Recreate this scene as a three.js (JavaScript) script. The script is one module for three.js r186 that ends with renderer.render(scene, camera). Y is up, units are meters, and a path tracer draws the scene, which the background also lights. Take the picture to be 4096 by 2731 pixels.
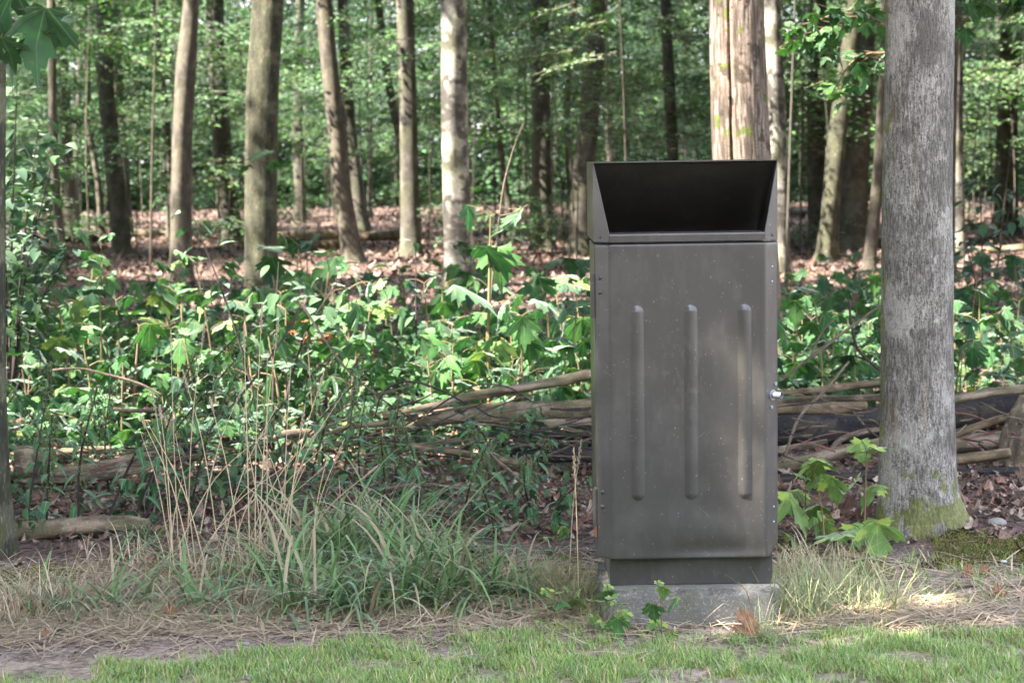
import * as THREE from 'three';
import { mergeGeometries } from 'three/addons/utils/BufferGeometryUtils.js';
import { RoundedBoxGeometry } from 'three/addons/geometries/RoundedBoxGeometry.js';

// ------------------------------------------------------------------ camera, sky, sun, exposure
const scene = new THREE.Scene();
const FOCAL = 1850, PW = 1024, PH = 682;                      // focal length in pixels of a 1024 wide picture
const camera = new THREE.PerspectiveCamera(THREE.MathUtils.radToDeg(2 * Math.atan(PH / 2 / FOCAL)), PW / PH, 0.1, 700);
camera.position.set(0, 1.43, 5.5);
camera.rotation.set(-Math.atan(186 / FOCAL), 0, -0.0155);
camera.focus = 5.55;
camera.userData.fStop = 5.8;
camera.updateMatrixWorld(true);

const SUN = new THREE.Vector3(-0.60, 0.76, 0.30).normalize();
{ // a bright, milky summer sky with broken white cloud all round
  const W = 512, H = 256, d = new Float32Array(W * H * 4), h3 = (x, y, z) => { let h = Math.imul(x, 374761393) ^ Math.imul(y, 668265263) ^ Math.imul(z, 1440662683); h = Math.imul(h ^ (h >>> 13), 1274126177); return ((h ^ (h >>> 16)) >>> 0) / 4294967296; };
  const n3 = (x, y, z) => { const i = Math.floor(x), j = Math.floor(y), k = Math.floor(z), s = (t) => t * t * (3 - 2 * t), u = s(x - i), v = s(y - j), w = s(z - k); let r = 0; for (let c = 0; c < 8; c++) { const p = c & 1, q = c >> 1 & 1, o = c >> 2; r += h3(i + p, j + q, k + o) * (p ? u : 1 - u) * (q ? v : 1 - v) * (o ? w : 1 - w); } return r; };
  for (let y = 0; y < H; y++) for (let x = 0; x < W; x++) {
    const el = ((y + 0.5) / H - 0.5) * Math.PI, az = ((x + 0.5) / W - 0.5) * 2 * Math.PI, X = Math.cos(az) * Math.cos(el), Y = Math.max(0, Math.sin(el)), Z = Math.sin(az) * Math.cos(el), k = 2.2 / (Y + 0.25);
    let c = 0, w = 0.5; for (let o = 0, f = 1; o < 5; o++, f *= 2, w *= 0.5) c += w * n3(X * k * f + 40, Y * 3 * f + 40, Z * k * f + 40);
    const cl = Math.min(1, Math.max(0, (c - 0.40) / 0.2)) * 0.85, t = Math.pow(1 - Y, 3), o = (y * W + x) * 4, g = 1 + 0.5 * Math.pow(Math.max(0, X * SUN.x + Y * SUN.y + Z * SUN.z), 6);
    const blue = [0.34 + 0.42 * t, 0.47 + 0.33 * t, 0.78 + 0.04 * t], white = [1.04, 0.995, 1.02];
    for (let q = 0; q < 3; q++) d[o + q] = (blue[q] * (1 - cl) + white[q] * cl) * g; d[o + 3] = 1;
  }
  const t = new THREE.DataTexture(d, W, H, THREE.RGBAFormat, THREE.FloatType); t.mapping = THREE.EquirectangularReflectionMapping; t.magFilter = THREE.LinearFilter; t.needsUpdate = true;
  scene.background = t; scene.environment = t;
}
const sun = new THREE.DirectionalLight(new THREE.Color(1, 0.94, 0.86), 5);
sun.name = 'sun'; sun.position.copy(SUN).multiplyScalar(60); sun.castShadow = true; sun.shadow.radius = 1;
Object.assign(sun.shadow.camera, { left: -40, right: 40, top: 40, bottom: -40, near: 1, far: 160 });
scene.add(sun, sun.target);
const renderer = new THREE.WebGLRenderer({ antialias: true });
renderer.toneMapping = THREE.LinearToneMapping;
renderer.toneMappingExposure = 7.0;
renderer.shadowMap.enabled = true;

// ------------------------------------------------------------------ helpers
const V = (x, y, z) => new THREE.Vector3(x, y, z);
function rng(seed) { let s = seed | 0; return () => { s = (s + 0x6d2b79f5) | 0; let t = Math.imul(s ^ (s >>> 15), 1 | s); t = (t + Math.imul(t ^ (t >>> 7), 61 | t)) ^ t; return ((t ^ (t >>> 14)) >>> 0) / 4294967296; }; }
const R = rng(20240);
const rr = (a, b, r = R) => a + (b - a) * r();
const pick = (a, r = R) => a[Math.floor(r() * a.length)];
const clamp = (x, a = 0, b = 1) => Math.min(b, Math.max(a, x)), smooth = (a, b, x) => { const t = clamp((x - a) / (b - a)); return t * t * (3 - 2 * t); }, mix = (a, b, t) => a + (b - a) * t;
const hash = (x, y, s) => { let h = Math.imul(x, 374761393) ^ Math.imul(y, 668265263) ^ Math.imul(s, 2147483647 - 977); h = Math.imul(h ^ (h >>> 13), 1274126177); return ((h ^ (h >>> 16)) >>> 0) / 4294967296; };
function vn(x, y, px, py, s) {                                  // value noise, period px by py
  const ix = Math.floor(x), iy = Math.floor(y); let fx = x - ix, fy = y - iy; fx = fx * fx * (3 - 2 * fx); fy = fy * fy * (3 - 2 * fy);
  const a = ((ix % px) + px) % px, b = (a + 1) % px, c = ((iy % py) + py) % py, d = (c + 1) % py;
  return (hash(a, c, s) * (1 - fx) + hash(b, c, s) * fx) * (1 - fy) + (hash(a, d, s) * (1 - fx) + hash(b, d, s) * fx) * fy;
}
function fbm(u, v, fx, fy, s, n = 4) { let a = 0, w = 0.5, t = 0; for (let i = 0; i < n; i++) { a += w * vn(u * fx, v * fy, fx, fy, s + i * 17); t += w; w *= 0.5; fx *= 2; fy *= 2; } return a / t; }
const free = (x, y, s, n = 3) => { let a = 0, w = 0.5, t = 0; for (let i = 0; i < n; i++) { a += w * vn(x, y, 100003, 100003, s + i * 31); t += w; w *= 0.5; x *= 2.03; y *= 2.03; } return a / t; };
function tex(w, h, f, srgb = true) {                            // f(u, v) -> [r, g, b] as sRGB 0..1, or one number
  const d = new Uint8Array(w * h * 4);
  for (let y = 0, o = 0; y < h; y++) for (let x = 0; x < w; x++, o += 4) { const c = f((x + 0.5) / w, (y + 0.5) / h); if (typeof c === 'number') d[o] = d[o + 1] = d[o + 2] = clamp(c) * 255; else for (let k = 0; k < 3; k++) d[o + k] = clamp(c[k]) * 255; d[o + 3] = 255; }
  const t = new THREE.DataTexture(d, w, h); t.wrapS = t.wrapT = THREE.RepeatWrapping; t.magFilter = THREE.LinearFilter; t.minFilter = THREE.LinearMipmapLinearFilter; t.generateMipmaps = true;
  if (srgb) t.colorSpace = THREE.SRGBColorSpace; t.needsUpdate = true; return t;
}
const lerp3 = (a, b, t) => [mix(a[0], b[0], t), mix(a[1], b[1], t), mix(a[2], b[2], t)];
const hex = (n) => [(n >> 16 & 255) / 255, (n >> 8 & 255) / 255, (n & 255) / 255];
const std = (o) => new THREE.MeshStandardMaterial({ roughness: 0.9, ...o });
const taken = {};
const numbered = (n) => { const k = taken[n] = (taken[n] ?? -1) + 1; return k ? `${n}_${String(k).padStart(3, '0')}` : n; };
function tag(o, label, category, group) { o.userData.label = label; o.userData.category = category; if (group) o.userData.group = group; return o; }
function thing(name, label, category, pos, group) { const g = new THREE.Group(); g.name = numbered(name); g.position.copy(pos); scene.add(g); return tag(g, label, category, group); }
function obj(name, geo, mat, parent) { const m = new THREE.Mesh(geo, mat); m.name = parent ? name : numbered(name); m.castShadow = m.receiveShadow = true; (parent ?? scene).add(m); return m; }
function copyOf(src, label, group) { const c = src.clone(); c.name = numbered(src.userData.base); c.userData = { ...src.userData, label: label ?? src.userData.label }; if (group) c.userData.group = group; scene.add(c); return c; }
// the picture was measured at 2352 pixels width; these turn a measured place and a distance along -z into a point of the wood
const S = PW / 2352;
function ray(x, y) { return V((x * S - PW / 2) / FOCAL, (PH / 2 - y * S) / FOCAL, -1).applyQuaternion(camera.quaternion); }
function at(x, y, d) { const v = ray(x, y); return v.multiplyScalar(-d / v.z).add(camera.position); }
function ground(x, z) {
  let h = (free(x * 0.35 + 40, z * 0.35 + 40, 5) - 0.5) * 0.10 * smooth(-0.4, -5, z) + (free(x * 2.2 + 40, z * 2.2 + 40, 9) - 0.5) * 0.03 * smooth(0.1, -0.6, z);
  h += 0.07 * Math.exp(-((x - 1.72) ** 2 / 0.18 + (z + 1.3) ** 2 / 0.1));          // root swell of the grey trunk
  return h;
}
function gnd(x, y) { const v = ray(x, y); let h = 0, p; for (let i = 0; i < 5; i++) { const t = (h - camera.position.y) / v.y; p = V(0, 0, 0).copy(camera.position).addScaledVector(v, t); h = ground(p.x, p.z); } p.y = h; return p; }
const onGround = (x, z, up = 0) => V(x, ground(x, z) + up, z);

// a limb: a tube along points with a radius at each, uv in metres
function limb(pts, rad, { ring = 10, seg = 0, tile = 0.5, capStart = true, capEnd = true, shape = null, turns = 0 } = {}) {
  const curve = new THREE.CatmullRomCurve3(pts, false, 'centripetal'), n = seg || Math.max(2, (pts.length - 1) * 5), pos = [], uv = [], idx = [];
  const meanR = rad.reduce((a, b) => a + b, 0) / rad.length, rep = turns || Math.max(1, Math.round(2 * Math.PI * meanR / tile));
  let normal = null, along = 0, last = null;
  for (let i = 0; i <= n; i++) {
    const t = i / n, p = curve.getPoint(t), g = curve.getTangent(t), k = t * (rad.length - 1), a = Math.min(rad.length - 2, Math.floor(k)), r = mix(rad[a], rad[a + 1], k - a);
    if (!normal) { normal = Math.abs(g.y) > 0.7 ? V(0, 0, 1) : V(0, 1, 0); }
    normal.addScaledVector(g, -normal.dot(g)).normalize(); const bin = V(0, 0, 0).crossVectors(normal, g);
    if (last) along += p.distanceTo(last); last = p;
    for (let j = 0; j <= ring; j++) {
      const w = j / ring * Math.PI * 2, q = shape ? r * shape(t, j === ring ? 0 : w, along) : r;
      pos.push(p.x + q * (Math.cos(w) * normal.x + Math.sin(w) * bin.x), p.y + q * (Math.cos(w) * normal.y + Math.sin(w) * bin.y), p.z + q * (Math.cos(w) * normal.z + Math.sin(w) * bin.z));
      uv.push(j / ring * rep, along / tile);
    }
  }
  for (let i = 0; i < n; i++) for (let j = 0; j < ring; j++) { const a = i * (ring + 1) + j, b = a + ring + 1; idx.push(a, a + 1, b, b, a + 1, b + 1); }
  for (const [use, i, p, flip] of [[capStart, 0, pts[0], true], [capEnd, n, pts[pts.length - 1], false]]) if (use) {
    const c = pos.length / 3, o = i * (ring + 1); pos.push(p.x, p.y, p.z); uv.push(0.5, along / tile);
    for (let j = 0; j < ring; j++) flip ? idx.push(c, o + j + 1, o + j) : idx.push(c, o + j, o + j + 1);
  }
  const g = new THREE.BufferGeometry(); g.setAttribute('position', new THREE.Float32BufferAttribute(pos, 3)); g.setAttribute('uv', new THREE.Float32BufferAttribute(uv, 2)); g.setIndex(idx); g.computeVertexNormals();
  const N = g.attributes.normal;
  for (let i = 0; i <= n; i++) { const a = i * (ring + 1), b = a + ring, v = V(N.getX(a) + N.getX(b), N.getY(a) + N.getY(b), N.getZ(a) + N.getZ(b)).normalize(); N.setXYZ(a, v.x, v.y, v.z); N.setXYZ(b, v.x, v.y, v.z); }
  return g;
}
function disc(p, axis, r, ring = 10) { const g = new THREE.CircleGeometry(r, ring); g.applyQuaternion(new THREE.Quaternion().setFromUnitVectors(V(0, 0, 1), axis)); g.translate(p.x, p.y, p.z); return g; }
function instances(name, geo, mat, list, parent, colors) {
  const m = new THREE.InstancedMesh(geo, mat, list.length); m.name = parent ? name : numbered(name); m.castShadow = m.receiveShadow = true; m.userData.kind = 'stuff';
  list.forEach((x, i) => m.setMatrixAt(i, x)); if (colors) list.forEach((_, i) => m.setColorAt(i, colors(i))); (parent ?? scene).add(m); return m;
}
const E = new THREE.Euler(), Q = new THREE.Quaternion();
const mat4 = (p, rx, ry, rz, s, order = 'YXZ') => new THREE.Matrix4().compose(p, Q.setFromEuler(E.set(rx, ry, rz, order)).clone(), typeof s === 'number' ? V(s, s, s) : s);
const lin = (r, g, b) => new THREE.Color().setRGB(r, g, b);

// ------------------------------------------------------------------ surfaces
const fine = (u, v, s) => vn(u * 256, v * 256, 256, 256, s);
function barkTexture(w, h, s, cols, { fx = 24, fy = 3, speck = 0.5, bands = 0, moss = 0 } = {}) {
  const [dark, mid, pale, green] = cols.map(hex);
  return tex(w, h, (u, v) => {
    const st = fbm(u, v, fx, fy, s, 4), pa = fbm(u, v, 5, 6, s + 3, 4), fl = fbm(u, v, fx * 3, fy * 6, s + 9, 2);
    let c = lerp3(dark, mid, smooth(0.28, 0.68, st * 0.6 + pa * 0.4));
    c = lerp3(c, pale, smooth(0.62, 0.80, fl) * speck + 0.45 * smooth(0.58, 0.72, pa));
    if (bands) c = lerp3(c, dark, bands * smooth(0.62, 0.72, fbm(u, v, 3, 22, s + 5, 3)));
    if (moss) c = lerp3(c, green, moss * smooth(0.45, 0.65, fbm(u, v, 4, 3, s + 11, 4)));
    const k = 0.86 + 0.28 * vn(u * w / 2, v * h / 2, w / 2, h / 2, s + 1); return c.map((x) => x * k);
  });
}
const barkBump = tex(256, 512, (u, v) => 0.55 * fbm(u, v, 32, 5, 71, 4) + 0.3 * fbm(u, v, 8, 8, 75, 3) + 0.15 * fine(u, v, 3), false);
const bark = (s, cols, opt, bump = 0.006) => std({ map: barkTexture(256, 512, s, cols, opt), bumpMap: barkBump, bumpScale: bump, roughness: 0.92 });
const M = {
  beech: bark(101, [0x3d3a33, 0x5f594e, 0x7d766a, 0x4b4f31], { moss: 0.35, fx: 14, fy: 5 }),
  beechPale: bark(102, [0x453f37, 0x665e53, 0x81786b, 0x50522f], { moss: 0.2, fx: 14, fy: 5 }),
  mossy: bark(104, [0x302f24, 0x484634, 0x6d6a56, 0x434a24], { moss: 0.65, fx: 26, fy: 3, speck: 0.7 }),
  mapleBark: bark(105, [0x45423a, 0x6a665a, 0x949084, 0x55563a], { moss: 0.4, fx: 28, fy: 3, speck: 0.9 }),
  log: bark(106, [0x4a4036, 0x7d6e5b, 0xa3937c, 0x66683d], { moss: 0.35, fx: 10, fy: 6, speck: 0.35 }, 0.004),
  logTan: bark(107, [0x4d3f31, 0x7f6c55, 0xa38f75, 0x5a5b38], { moss: 0.18, fx: 8, fy: 6, speck: 0.3 }, 0.003),
  logDark: bark(108, [0x17151a, 0x2d2829, 0x5d523f, 0x4a4a33], { moss: 0.22, fx: 14, fy: 6, speck: 0.45 }, 0.01),
  logPale: bark(109, [0x4c4238, 0x83755f, 0xab9d85, 0x5f5c40], { moss: 0.2, fx: 22, fy: 3, speck: 0.6 }, 0.012),
  stick: bark(110, [0x4d4136, 0x7c6c5a, 0xa39581, 0x66633f], { fx: 6, fy: 6 }, 0.002),
  stickDark: bark(111, [0x2a2220, 0x46393a, 0x6a5b52, 0x444434], { fx: 6, fy: 6 }, 0.002),
  stickRed: std({ color: lin(0.20, 0.09, 0.07) }),
  cutWood: std({ map: tex(128, 128, (u, v) => { const r = Math.hypot(u - 0.5, v - 0.5), k = 0.75 + 0.18 * Math.sin(r * 120 + fbm(u, v, 6, 6, 4) * 6) + 0.2 * (fbm(u, v, 16, 16, 6) - 0.5); return [0.74 * k, 0.62 * k, 0.45 * k]; }) }),
};
// birch: white skin with dark transverse bands
M.birch = std({
  map: tex(512, 1024, (u, v) => {
    const p = fbm(u, v, 4, 6, 31, 5), b = fbm(u, v, 12, 20, 37, 4), f = fbm(u, v, 40, 60, 39, 3), k = fbm(u, v, 14, 8, 41, 3);
    let c = lerp3(hex(0x9f9a8f), hex(0x69655c), smooth(0.38, 0.66, p)); c = lerp3(c, hex(0x3b362f), 0.8 * smooth(0.50, 0.60, b * 0.45 + p * 0.3 + k * 0.25)); c = lerp3(c, hex(0x6b6f47), 0.35 * smooth(0.5, 0.75, fbm(u, v, 3, 4, 43)));
    return c.map((x) => x * (0.8 + 0.4 * f));
  }), bumpMap: barkBump, bumpScale: 0.006, roughness: 0.8,
});
// the grey maple trunk beside the bin: 2.2 m of its own bark, one turn wide
const lichen = []; { const r = rng(77); for (let i = 0; i < 90; i++) lichen.push([r(), r(), 0.004 + 0.016 * r() * r(), r()]); }
const greyBarkHeight = (u, v) => 0.55 * fbm(u, v, 170, 90, 51, 3) + 0.30 * fbm(u, v, 70, 40, 55, 3) + 0.15 * fbm(u, v, 22, 12, 57, 3);
M.greyTrunk = std({
  map: tex(1024, 2048, (u, v) => {
    const h = greyBarkHeight(u, v), pa = fbm(u, v, 6, 14, 61, 5), fl = fbm(u, v, 256, 160, 62, 3), streak = fbm(u, v, 70, 4, 63, 3), w = u + 0.03 * (fbm(u, v, 5, 9, 64, 3) - 0.5);
    const sp = vn(u * 512, v * 820, 512, 820, 91) * 0.6 + vn(u * 230, v * 420, 230, 420, 92) * 0.4;
    let c = lerp3(hex(0x5a554e), hex(0x89837a), smooth(0.36, 0.60, h * 0.6 + pa * 0.4));
    c = lerp3(c, hex(0x2c2a26), 0.6 * smooth(0.46, 0.34, sp * 0.6 + fl * 0.4));
    c = lerp3(c, hex(0xb8b3aa), 0.65 * smooth(0.56, 0.70, sp * 0.6 + fl * 0.4) * smooth(0.35, 0.6, pa));
    c = lerp3(c, hex(0x9c968e), 0.55 * smooth(0.57, 0.66, pa));
    c = lerp3(c, hex(0x917a58), 0.4 * smooth(0.72, 0.78, streak));
    const mossAt = fbm(u, v, 26, 44, 67, 5), flank = Math.max(0.85 * smooth(0.13, 0.0, Math.abs(w - 0.25)), smooth(0.09, 0.0, Math.abs(w - 0.72)) * smooth(0.36, 0.44, v) * smooth(0.72, 0.60, v) * 1.2, smooth(0.22, 0.08, v) * 1.0);
    c = lerp3(c, lerp3(hex(0x3c4216), hex(0x747a2c), fbm(u, v, 120, 200, 69, 2)), smooth(0.50, 0.62, mossAt * 0.62 + flank * 0.30) * 0.6);
    for (const [a, b, q, t] of lichen) { const du = (u - a) * 0.86, dv = (v - b) * 2.2; if (Math.abs(du) < 0.03 && Math.abs(dv) < 0.05) { const d = Math.hypot(du, dv * 0.6) + 0.022 * (fbm(u, v, 60, 130, 73, 3) - 0.5); if (d < q * 0.7) c = lerp3(c, t < 0.2 ? hex(0xa9b5a6) : hex(0xa6a29a), 0.55); } }
    return c.map((x) => x * (0.88 + 0.24 * vn(u * 512, v * 1024, 512, 1024, 3)));
  }), bumpMap: tex(1024, 2048, greyBarkHeight, false), bumpScale: 0.010, roughness: 0.95,
});
// the split trunk behind the bin: reddish tan, fine upright grain, a bare stripe beside the crack
M.splitTrunk = std({
  map: tex(512, 1024, (u, v) => {
    const g = fbm(u, v, 90, 14, 81, 3), p = fbm(u, v, 5, 7, 83, 4), k = fbm(u, v, 40, 60, 85, 2);
    let c = lerp3(hex(0x453a31), hex(0x75665a), smooth(0.3, 0.65, g * 0.6 + p * 0.4)); c = lerp3(c, hex(0x93857a), 0.6 * smooth(0.55, 0.7, g)); c = lerp3(c, hex(0x3a3024), 0.8 * smooth(0.60, 0.70, p * 0.7 + k * 0.3));
    c = lerp3(c, hex(0x96786a), 0.8 * smooth(0.012, 0.006, Math.abs(u - 0.052 + 0.01 * (fbm(u, v, 3, 5, 88) - 0.5))));
    c = lerp3(c, hex(0x2f2a20), 0.8 * smooth(0.70, 0.76, fbm(u, v, 26, 22, 89, 3))); c = lerp3(c, hex(0x4d5a1c), 0.8 * smooth(0.66, 0.74, fbm(u, v, 12, 16, 90, 4)));
    return c.map((x) => x * (0.8 + 0.4 * vn(u * 256, v * 512, 256, 512, 8)));
  }), bumpMap: tex(512, 1024, (u, v) => 0.7 * fbm(u, v, 90, 14, 81, 3) + 0.3 * fbm(u, v, 20, 20, 86, 3), false), bumpScale: 0.007, roughness: 0.9,
});

// leaves: veins drawn on a small map, translucent
const leafMat = (o) => new THREE.MeshPhysicalMaterial({ roughness: 0.95, transmission: 0.38, thickness: 0, clearcoat: 0.13, clearcoatRoughness: 0.4, side: THREE.DoubleSide, ...o });
const LOBES = [[0, 1.05], [0.68, 0.46], [-0.68, 0.46], [0.42, 0.02], [-0.42, 0.02]];
const mapleMap = (base, vein, s, blotch) => tex(256, 256, (u, v) => {
  const x = (u - 0.5) * 1.6, y = v * 1.3 - 0.2; let d = 9;
  for (const [a, b] of LOBES) { const l = Math.hypot(a, b), t = clamp((x * a + y * b) / (l * l)), e = Math.hypot(x - a * t, y - b * t) / (0.013 * (1.25 - t)); d = Math.min(d, e); const q = (x * a + y * b) / l, w = Math.abs(x * b - y * a) / l; if (q > 0.15 && t < 1) d = Math.min(d, 1.5 + Math.abs(((q - w * 0.9) * 9) % 1 - 0.5) * 14 + w * 8); }
  let c = lerp3(base, vein, smooth(1.6, 0.4, d)); const n = fbm(u, v, 6, 6, s, 4); c = c.map((q, k) => q * (0.57 + 0.40 * n) * [0.92, 1, 0.9][k]); c = lerp3(c, hex(0x6d5a30), 0.55 * smooth(0.70, 0.78, fbm(u, v, 12, 12, s + 9, 3))); if (blotch) c = lerp3(c, blotch, smooth(0.56, 0.68, fbm(u, v, 5, 5, s + 4, 4))); return c;
});
const MAPLE = [[0x3d7a36, 0x88b06c, 201], [0x357030, 0x7fa864, 202], [0x4f8a34, 0x9cc06a, 203], [0x38714a, 0x7aa882, 204], [0x738f3c, 0xb2bf6d, 205]].map(([b, v, s]) => leafMat({ map: mapleMap(hex(b), hex(v), s, s === 205 ? hex(0x8f962f) : null) }));
MAPLE.push(leafMat({ map: mapleMap(hex(0x93b553), hex(0xc0cf86), 206, hex(0x9db54c)) }));   // 5: young yellow-green
const greens = (list, extra) => list.map((c) => leafMat({ color: lin(...c), ...extra }));
const BEECH = greens([[0.045, 0.115, 0.035], [0.06, 0.145, 0.04], [0.035, 0.095, 0.04]]);
const foliageMat = leafMat({ color: lin(1, 1, 1), clearcoat: 0.06, clearcoatRoughness: 0.4 });
const nettleMat = leafMat({ map: tex(128, 256, (u, v) => { const x = Math.abs(u - 0.5), rib = Math.min(x * 60, 1.2 + Math.abs(((v - x * 0.9) * 9) % 1 - 0.5) * 9); const c = lerp3(hex(0x41703f), hex(0x7ca070), smooth(1.5, 0.5, rib)); const k = 0.82 + 0.36 * fbm(u, v, 6, 10, 211, 3); return c.map((q) => q * k); }) });
const deadMap = tex(256, 256, (u, v) => { const x = Math.abs(u - 0.5), rib = Math.min(x * 70, 1 + Math.abs(((v - x) * 8) % 1 - 0.5) * 10), n = fbm(u, v, 6, 6, 221, 4); const c = lerp3([1, 0.97, 0.92], [0.72, 0.66, 0.6], smooth(1.6, 0.6, rib) * 0.7); return c.map((q) => q * (0.6 + 0.6 * n)); });
const deadMat = std({ map: deadMap, side: THREE.DoubleSide, roughness: 0.85 });

// ------------------------------------------------------------------ leaf shapes
const HALF = [[0.02, 0], [0.14, -0.05], [0.30, -0.10], [0.28, -0.01], [0.43, 0.01], [0.36, 0.10], [0.30, 0.15], [0.45, 0.18], [0.62, 0.26], [0.56, 0.33], [0.69, 0.46], [0.53, 0.46], [0.475, 0.53], [0.355, 0.47], [0.23, 0.42], [0.27, 0.56], [0.37, 0.70], [0.25, 0.74], [0.20, 0.87], [0.10, 0.85], [0, 1.06]];
function mapleLeaf(seed, droop = 0.3, fold = 0.12) {            // petiole at the origin, blade towards +y, upper side +z
  const r = rng(seed), out = [], tipDroop = LOBES.map(() => droop * rr(0.4, 1.7, r)), bend = rr(-0.2, 0.2, r);
  for (const [x, y] of HALF) out.push([x * rr(0.94, 1.05, r), y * rr(0.97, 1.03, r)]);
  for (let i = HALF.length - 2; i >= 0; i--) out.push([-HALF[i][0] * rr(0.94, 1.05, r), HALF[i][1] * rr(0.97, 1.03, r)]);
  const pos = [], uv = [], idx = [], z = (x, y) => {
    let q = 0, best = -9; LOBES.forEach(([a, b], k) => { const l = Math.hypot(a, b), c = (x * a + y * b) / l / (Math.hypot(x, y) + 1e-6); if (c > best) { best = c; q = tipDroop[k]; } });
    const rad = Math.hypot(x, y); return -q * rad * rad - fold * (1 - best) * rad * 6 * -0.4 + bend * x * y;
  };
  const put = (x, y) => { pos.push(x, y, z(x, y)); uv.push(x / 1.6 + 0.5, (y + 0.2) / 1.3); };
  put(0, 0.06);
  for (const [x, y] of out) { put(x * 0.55, 0.06 + (y - 0.06) * 0.55); put(x, y); }
  const n = out.length; for (let i = 0; i < n; i++) { const a = 1 + 2 * i, b = 1 + 2 * ((i + 1) % n); idx.push(0, a, b, a, a + 1, b, b, a + 1, b + 1); }
  const g = new THREE.BufferGeometry(); g.setAttribute('position', new THREE.Float32BufferAttribute(pos, 3)); g.setAttribute('uv', new THREE.Float32BufferAttribute(uv, 2)); g.setIndex(idx); g.computeVertexNormals(); return g;
}
const MLEAF = [0, 1, 2, 3, 4, 5, 6, 7, 8, 9].map((i) => { const g = mapleLeaf(300 + i, [0.16, 0.3, 0.45, 0.25, 0.7, 0.1, 0.5, 0.35, -0.15, 0.55][i]), p = g.attributes.position, sx = [1, 0.86, 1.1, 0.94, 1.05, 0.9, 1, 1.12, 0.82, 1][i]; for (let k = 0; k < p.count; k++) p.setXYZ(k, p.getX(k) * sx, p.getY(k), p.getZ(k) + 0.16 * (free(p.getX(k) * 4 + 9 + i, p.getY(k) * 4 + 9, 330 + i, 2) - 0.5)); g.computeVertexNormals(); return g; });
function oval(profile, { fold = 0.2, droop = 0.3, wave = 0 } = {}) {       // profile: [y, half width] from base to tip
  const pos = [], uv = [], idx = []; profile.forEach(([y, w], i) => { const z = -droop * y * y, e = fold * w + wave * (i % 2 ? 1 : -1); for (const s of [-1, 0, 1]) { pos.push(s * w, y, z + Math.abs(s) * e); uv.push(0.5 + s * w * 1.2, y); } });
  for (let i = 0; i < profile.length - 1; i++) for (const k of [0, 1]) { const a = i * 3 + k, b = a + 3; idx.push(a, a + 1, b, b, a + 1, b + 1); }
  const g = new THREE.BufferGeometry(); g.setAttribute('position', new THREE.Float32BufferAttribute(pos, 3)); g.setAttribute('uv', new THREE.Float32BufferAttribute(uv, 2)); g.setIndex(idx); g.computeVertexNormals(); return g;
}
const BLEAF = [oval([[0, 0.02], [0.2, 0.22], [0.45, 0.30], [0.75, 0.21], [1, 0.01]]), oval([[0, 0.02], [0.2, 0.24], [0.5, 0.31], [0.8, 0.18], [1, 0.01]], { fold: 0.35, droop: 0.5 })];
const serr = (n) => { const p = [[0, 0.02]]; for (let i = 1; i < n; i++) { const t = i / n, w = 0.21 * Math.pow(Math.sin(Math.PI * Math.pow(t, 0.62)), 0.9); p.push([t, w], [t + 0.012, w * 0.72]); } p.push([1, 0.004]); return p; };
const NLEAF = [oval(serr(9), { fold: 0.25, droop: 0.35 }), oval(serr(9), { fold: 0.1, droop: 0.7 })];
const DLEAF = [0, 1, 2].map((i) => { const g = mapleLeaf(400 + i, [-0.7, 0.6, -0.3][i], 0.4), p = g.attributes.position, r = rng(40 + i); for (let k = 0; k < p.count; k++) p.setZ(k, p.getZ(k) + 0.22 * (free(p.getX(k) * 3 + 9, p.getY(k) * 3 + 9, 60 + i) - 0.5) * 2); g.translate(0, -0.45, 0); g.rotateX(-Math.PI / 2); g.computeVertexNormals(); return g; });
const DOVAL = [oval([[0, 0.03], [0.25, 0.26], [0.55, 0.30], [0.8, 0.2], [1, 0.02]], { fold: 0.7, droop: 0.6 }), oval([[0, 0.05], [0.3, 0.3], [0.6, 0.24], [1, 0.03]], { fold: -0.5, droop: -0.5 }), oval([[0, 0.2], [0.4, 0.35], [0.7, 0.2], [1, 0.12]], { fold: 0.3, droop: -0.9 })].map((g) => { g.translate(0, -0.5, 0.05); g.rotateX(-Math.PI / 2); return g; });
function blade(len, w, lean, curl, seg = 6, turn = 0, kink = 0) {           // a grass blade from the origin, leaning towards +x
  const pos = [], idx = [], uv = []; let x = 0, y = 0, a = Math.PI / 2 - lean;
  for (let i = 0; i <= seg; i++) { const t = i / seg, h = w * (1 - t * t) * 0.5 + 0.0002; pos.push(x, y, -h, x - h * 0.5, y, 0, x, y, h); uv.push(0, t, 0.5, t, 1, t); x += Math.cos(a) * len / seg; y += Math.sin(a) * len / seg; a -= curl / seg * (0.4 + 1.2 * t); if (kink && i === Math.floor(seg * 0.6)) a -= kink; }
  for (let i = 0; i < seg; i++) for (const k of [0, 1]) { const p = i * 3 + k; idx.push(p, p + 1, p + 3, p + 3, p + 1, p + 4); }
  const g = new THREE.BufferGeometry(); g.setAttribute('position', new THREE.Float32BufferAttribute(pos, 3)); g.setAttribute('uv', new THREE.Float32BufferAttribute(uv, 2)); g.setIndex(idx); g.computeVertexNormals(); g.rotateY(turn); return g;
}
const paint = (g, c) => { const n = g.attributes.position.count, a = new Float32Array(n * 3); for (let i = 0; i < n; i++) a.set(c, i * 3); g.setAttribute('color', new THREE.BufferAttribute(a, 3)); return g; };

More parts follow.
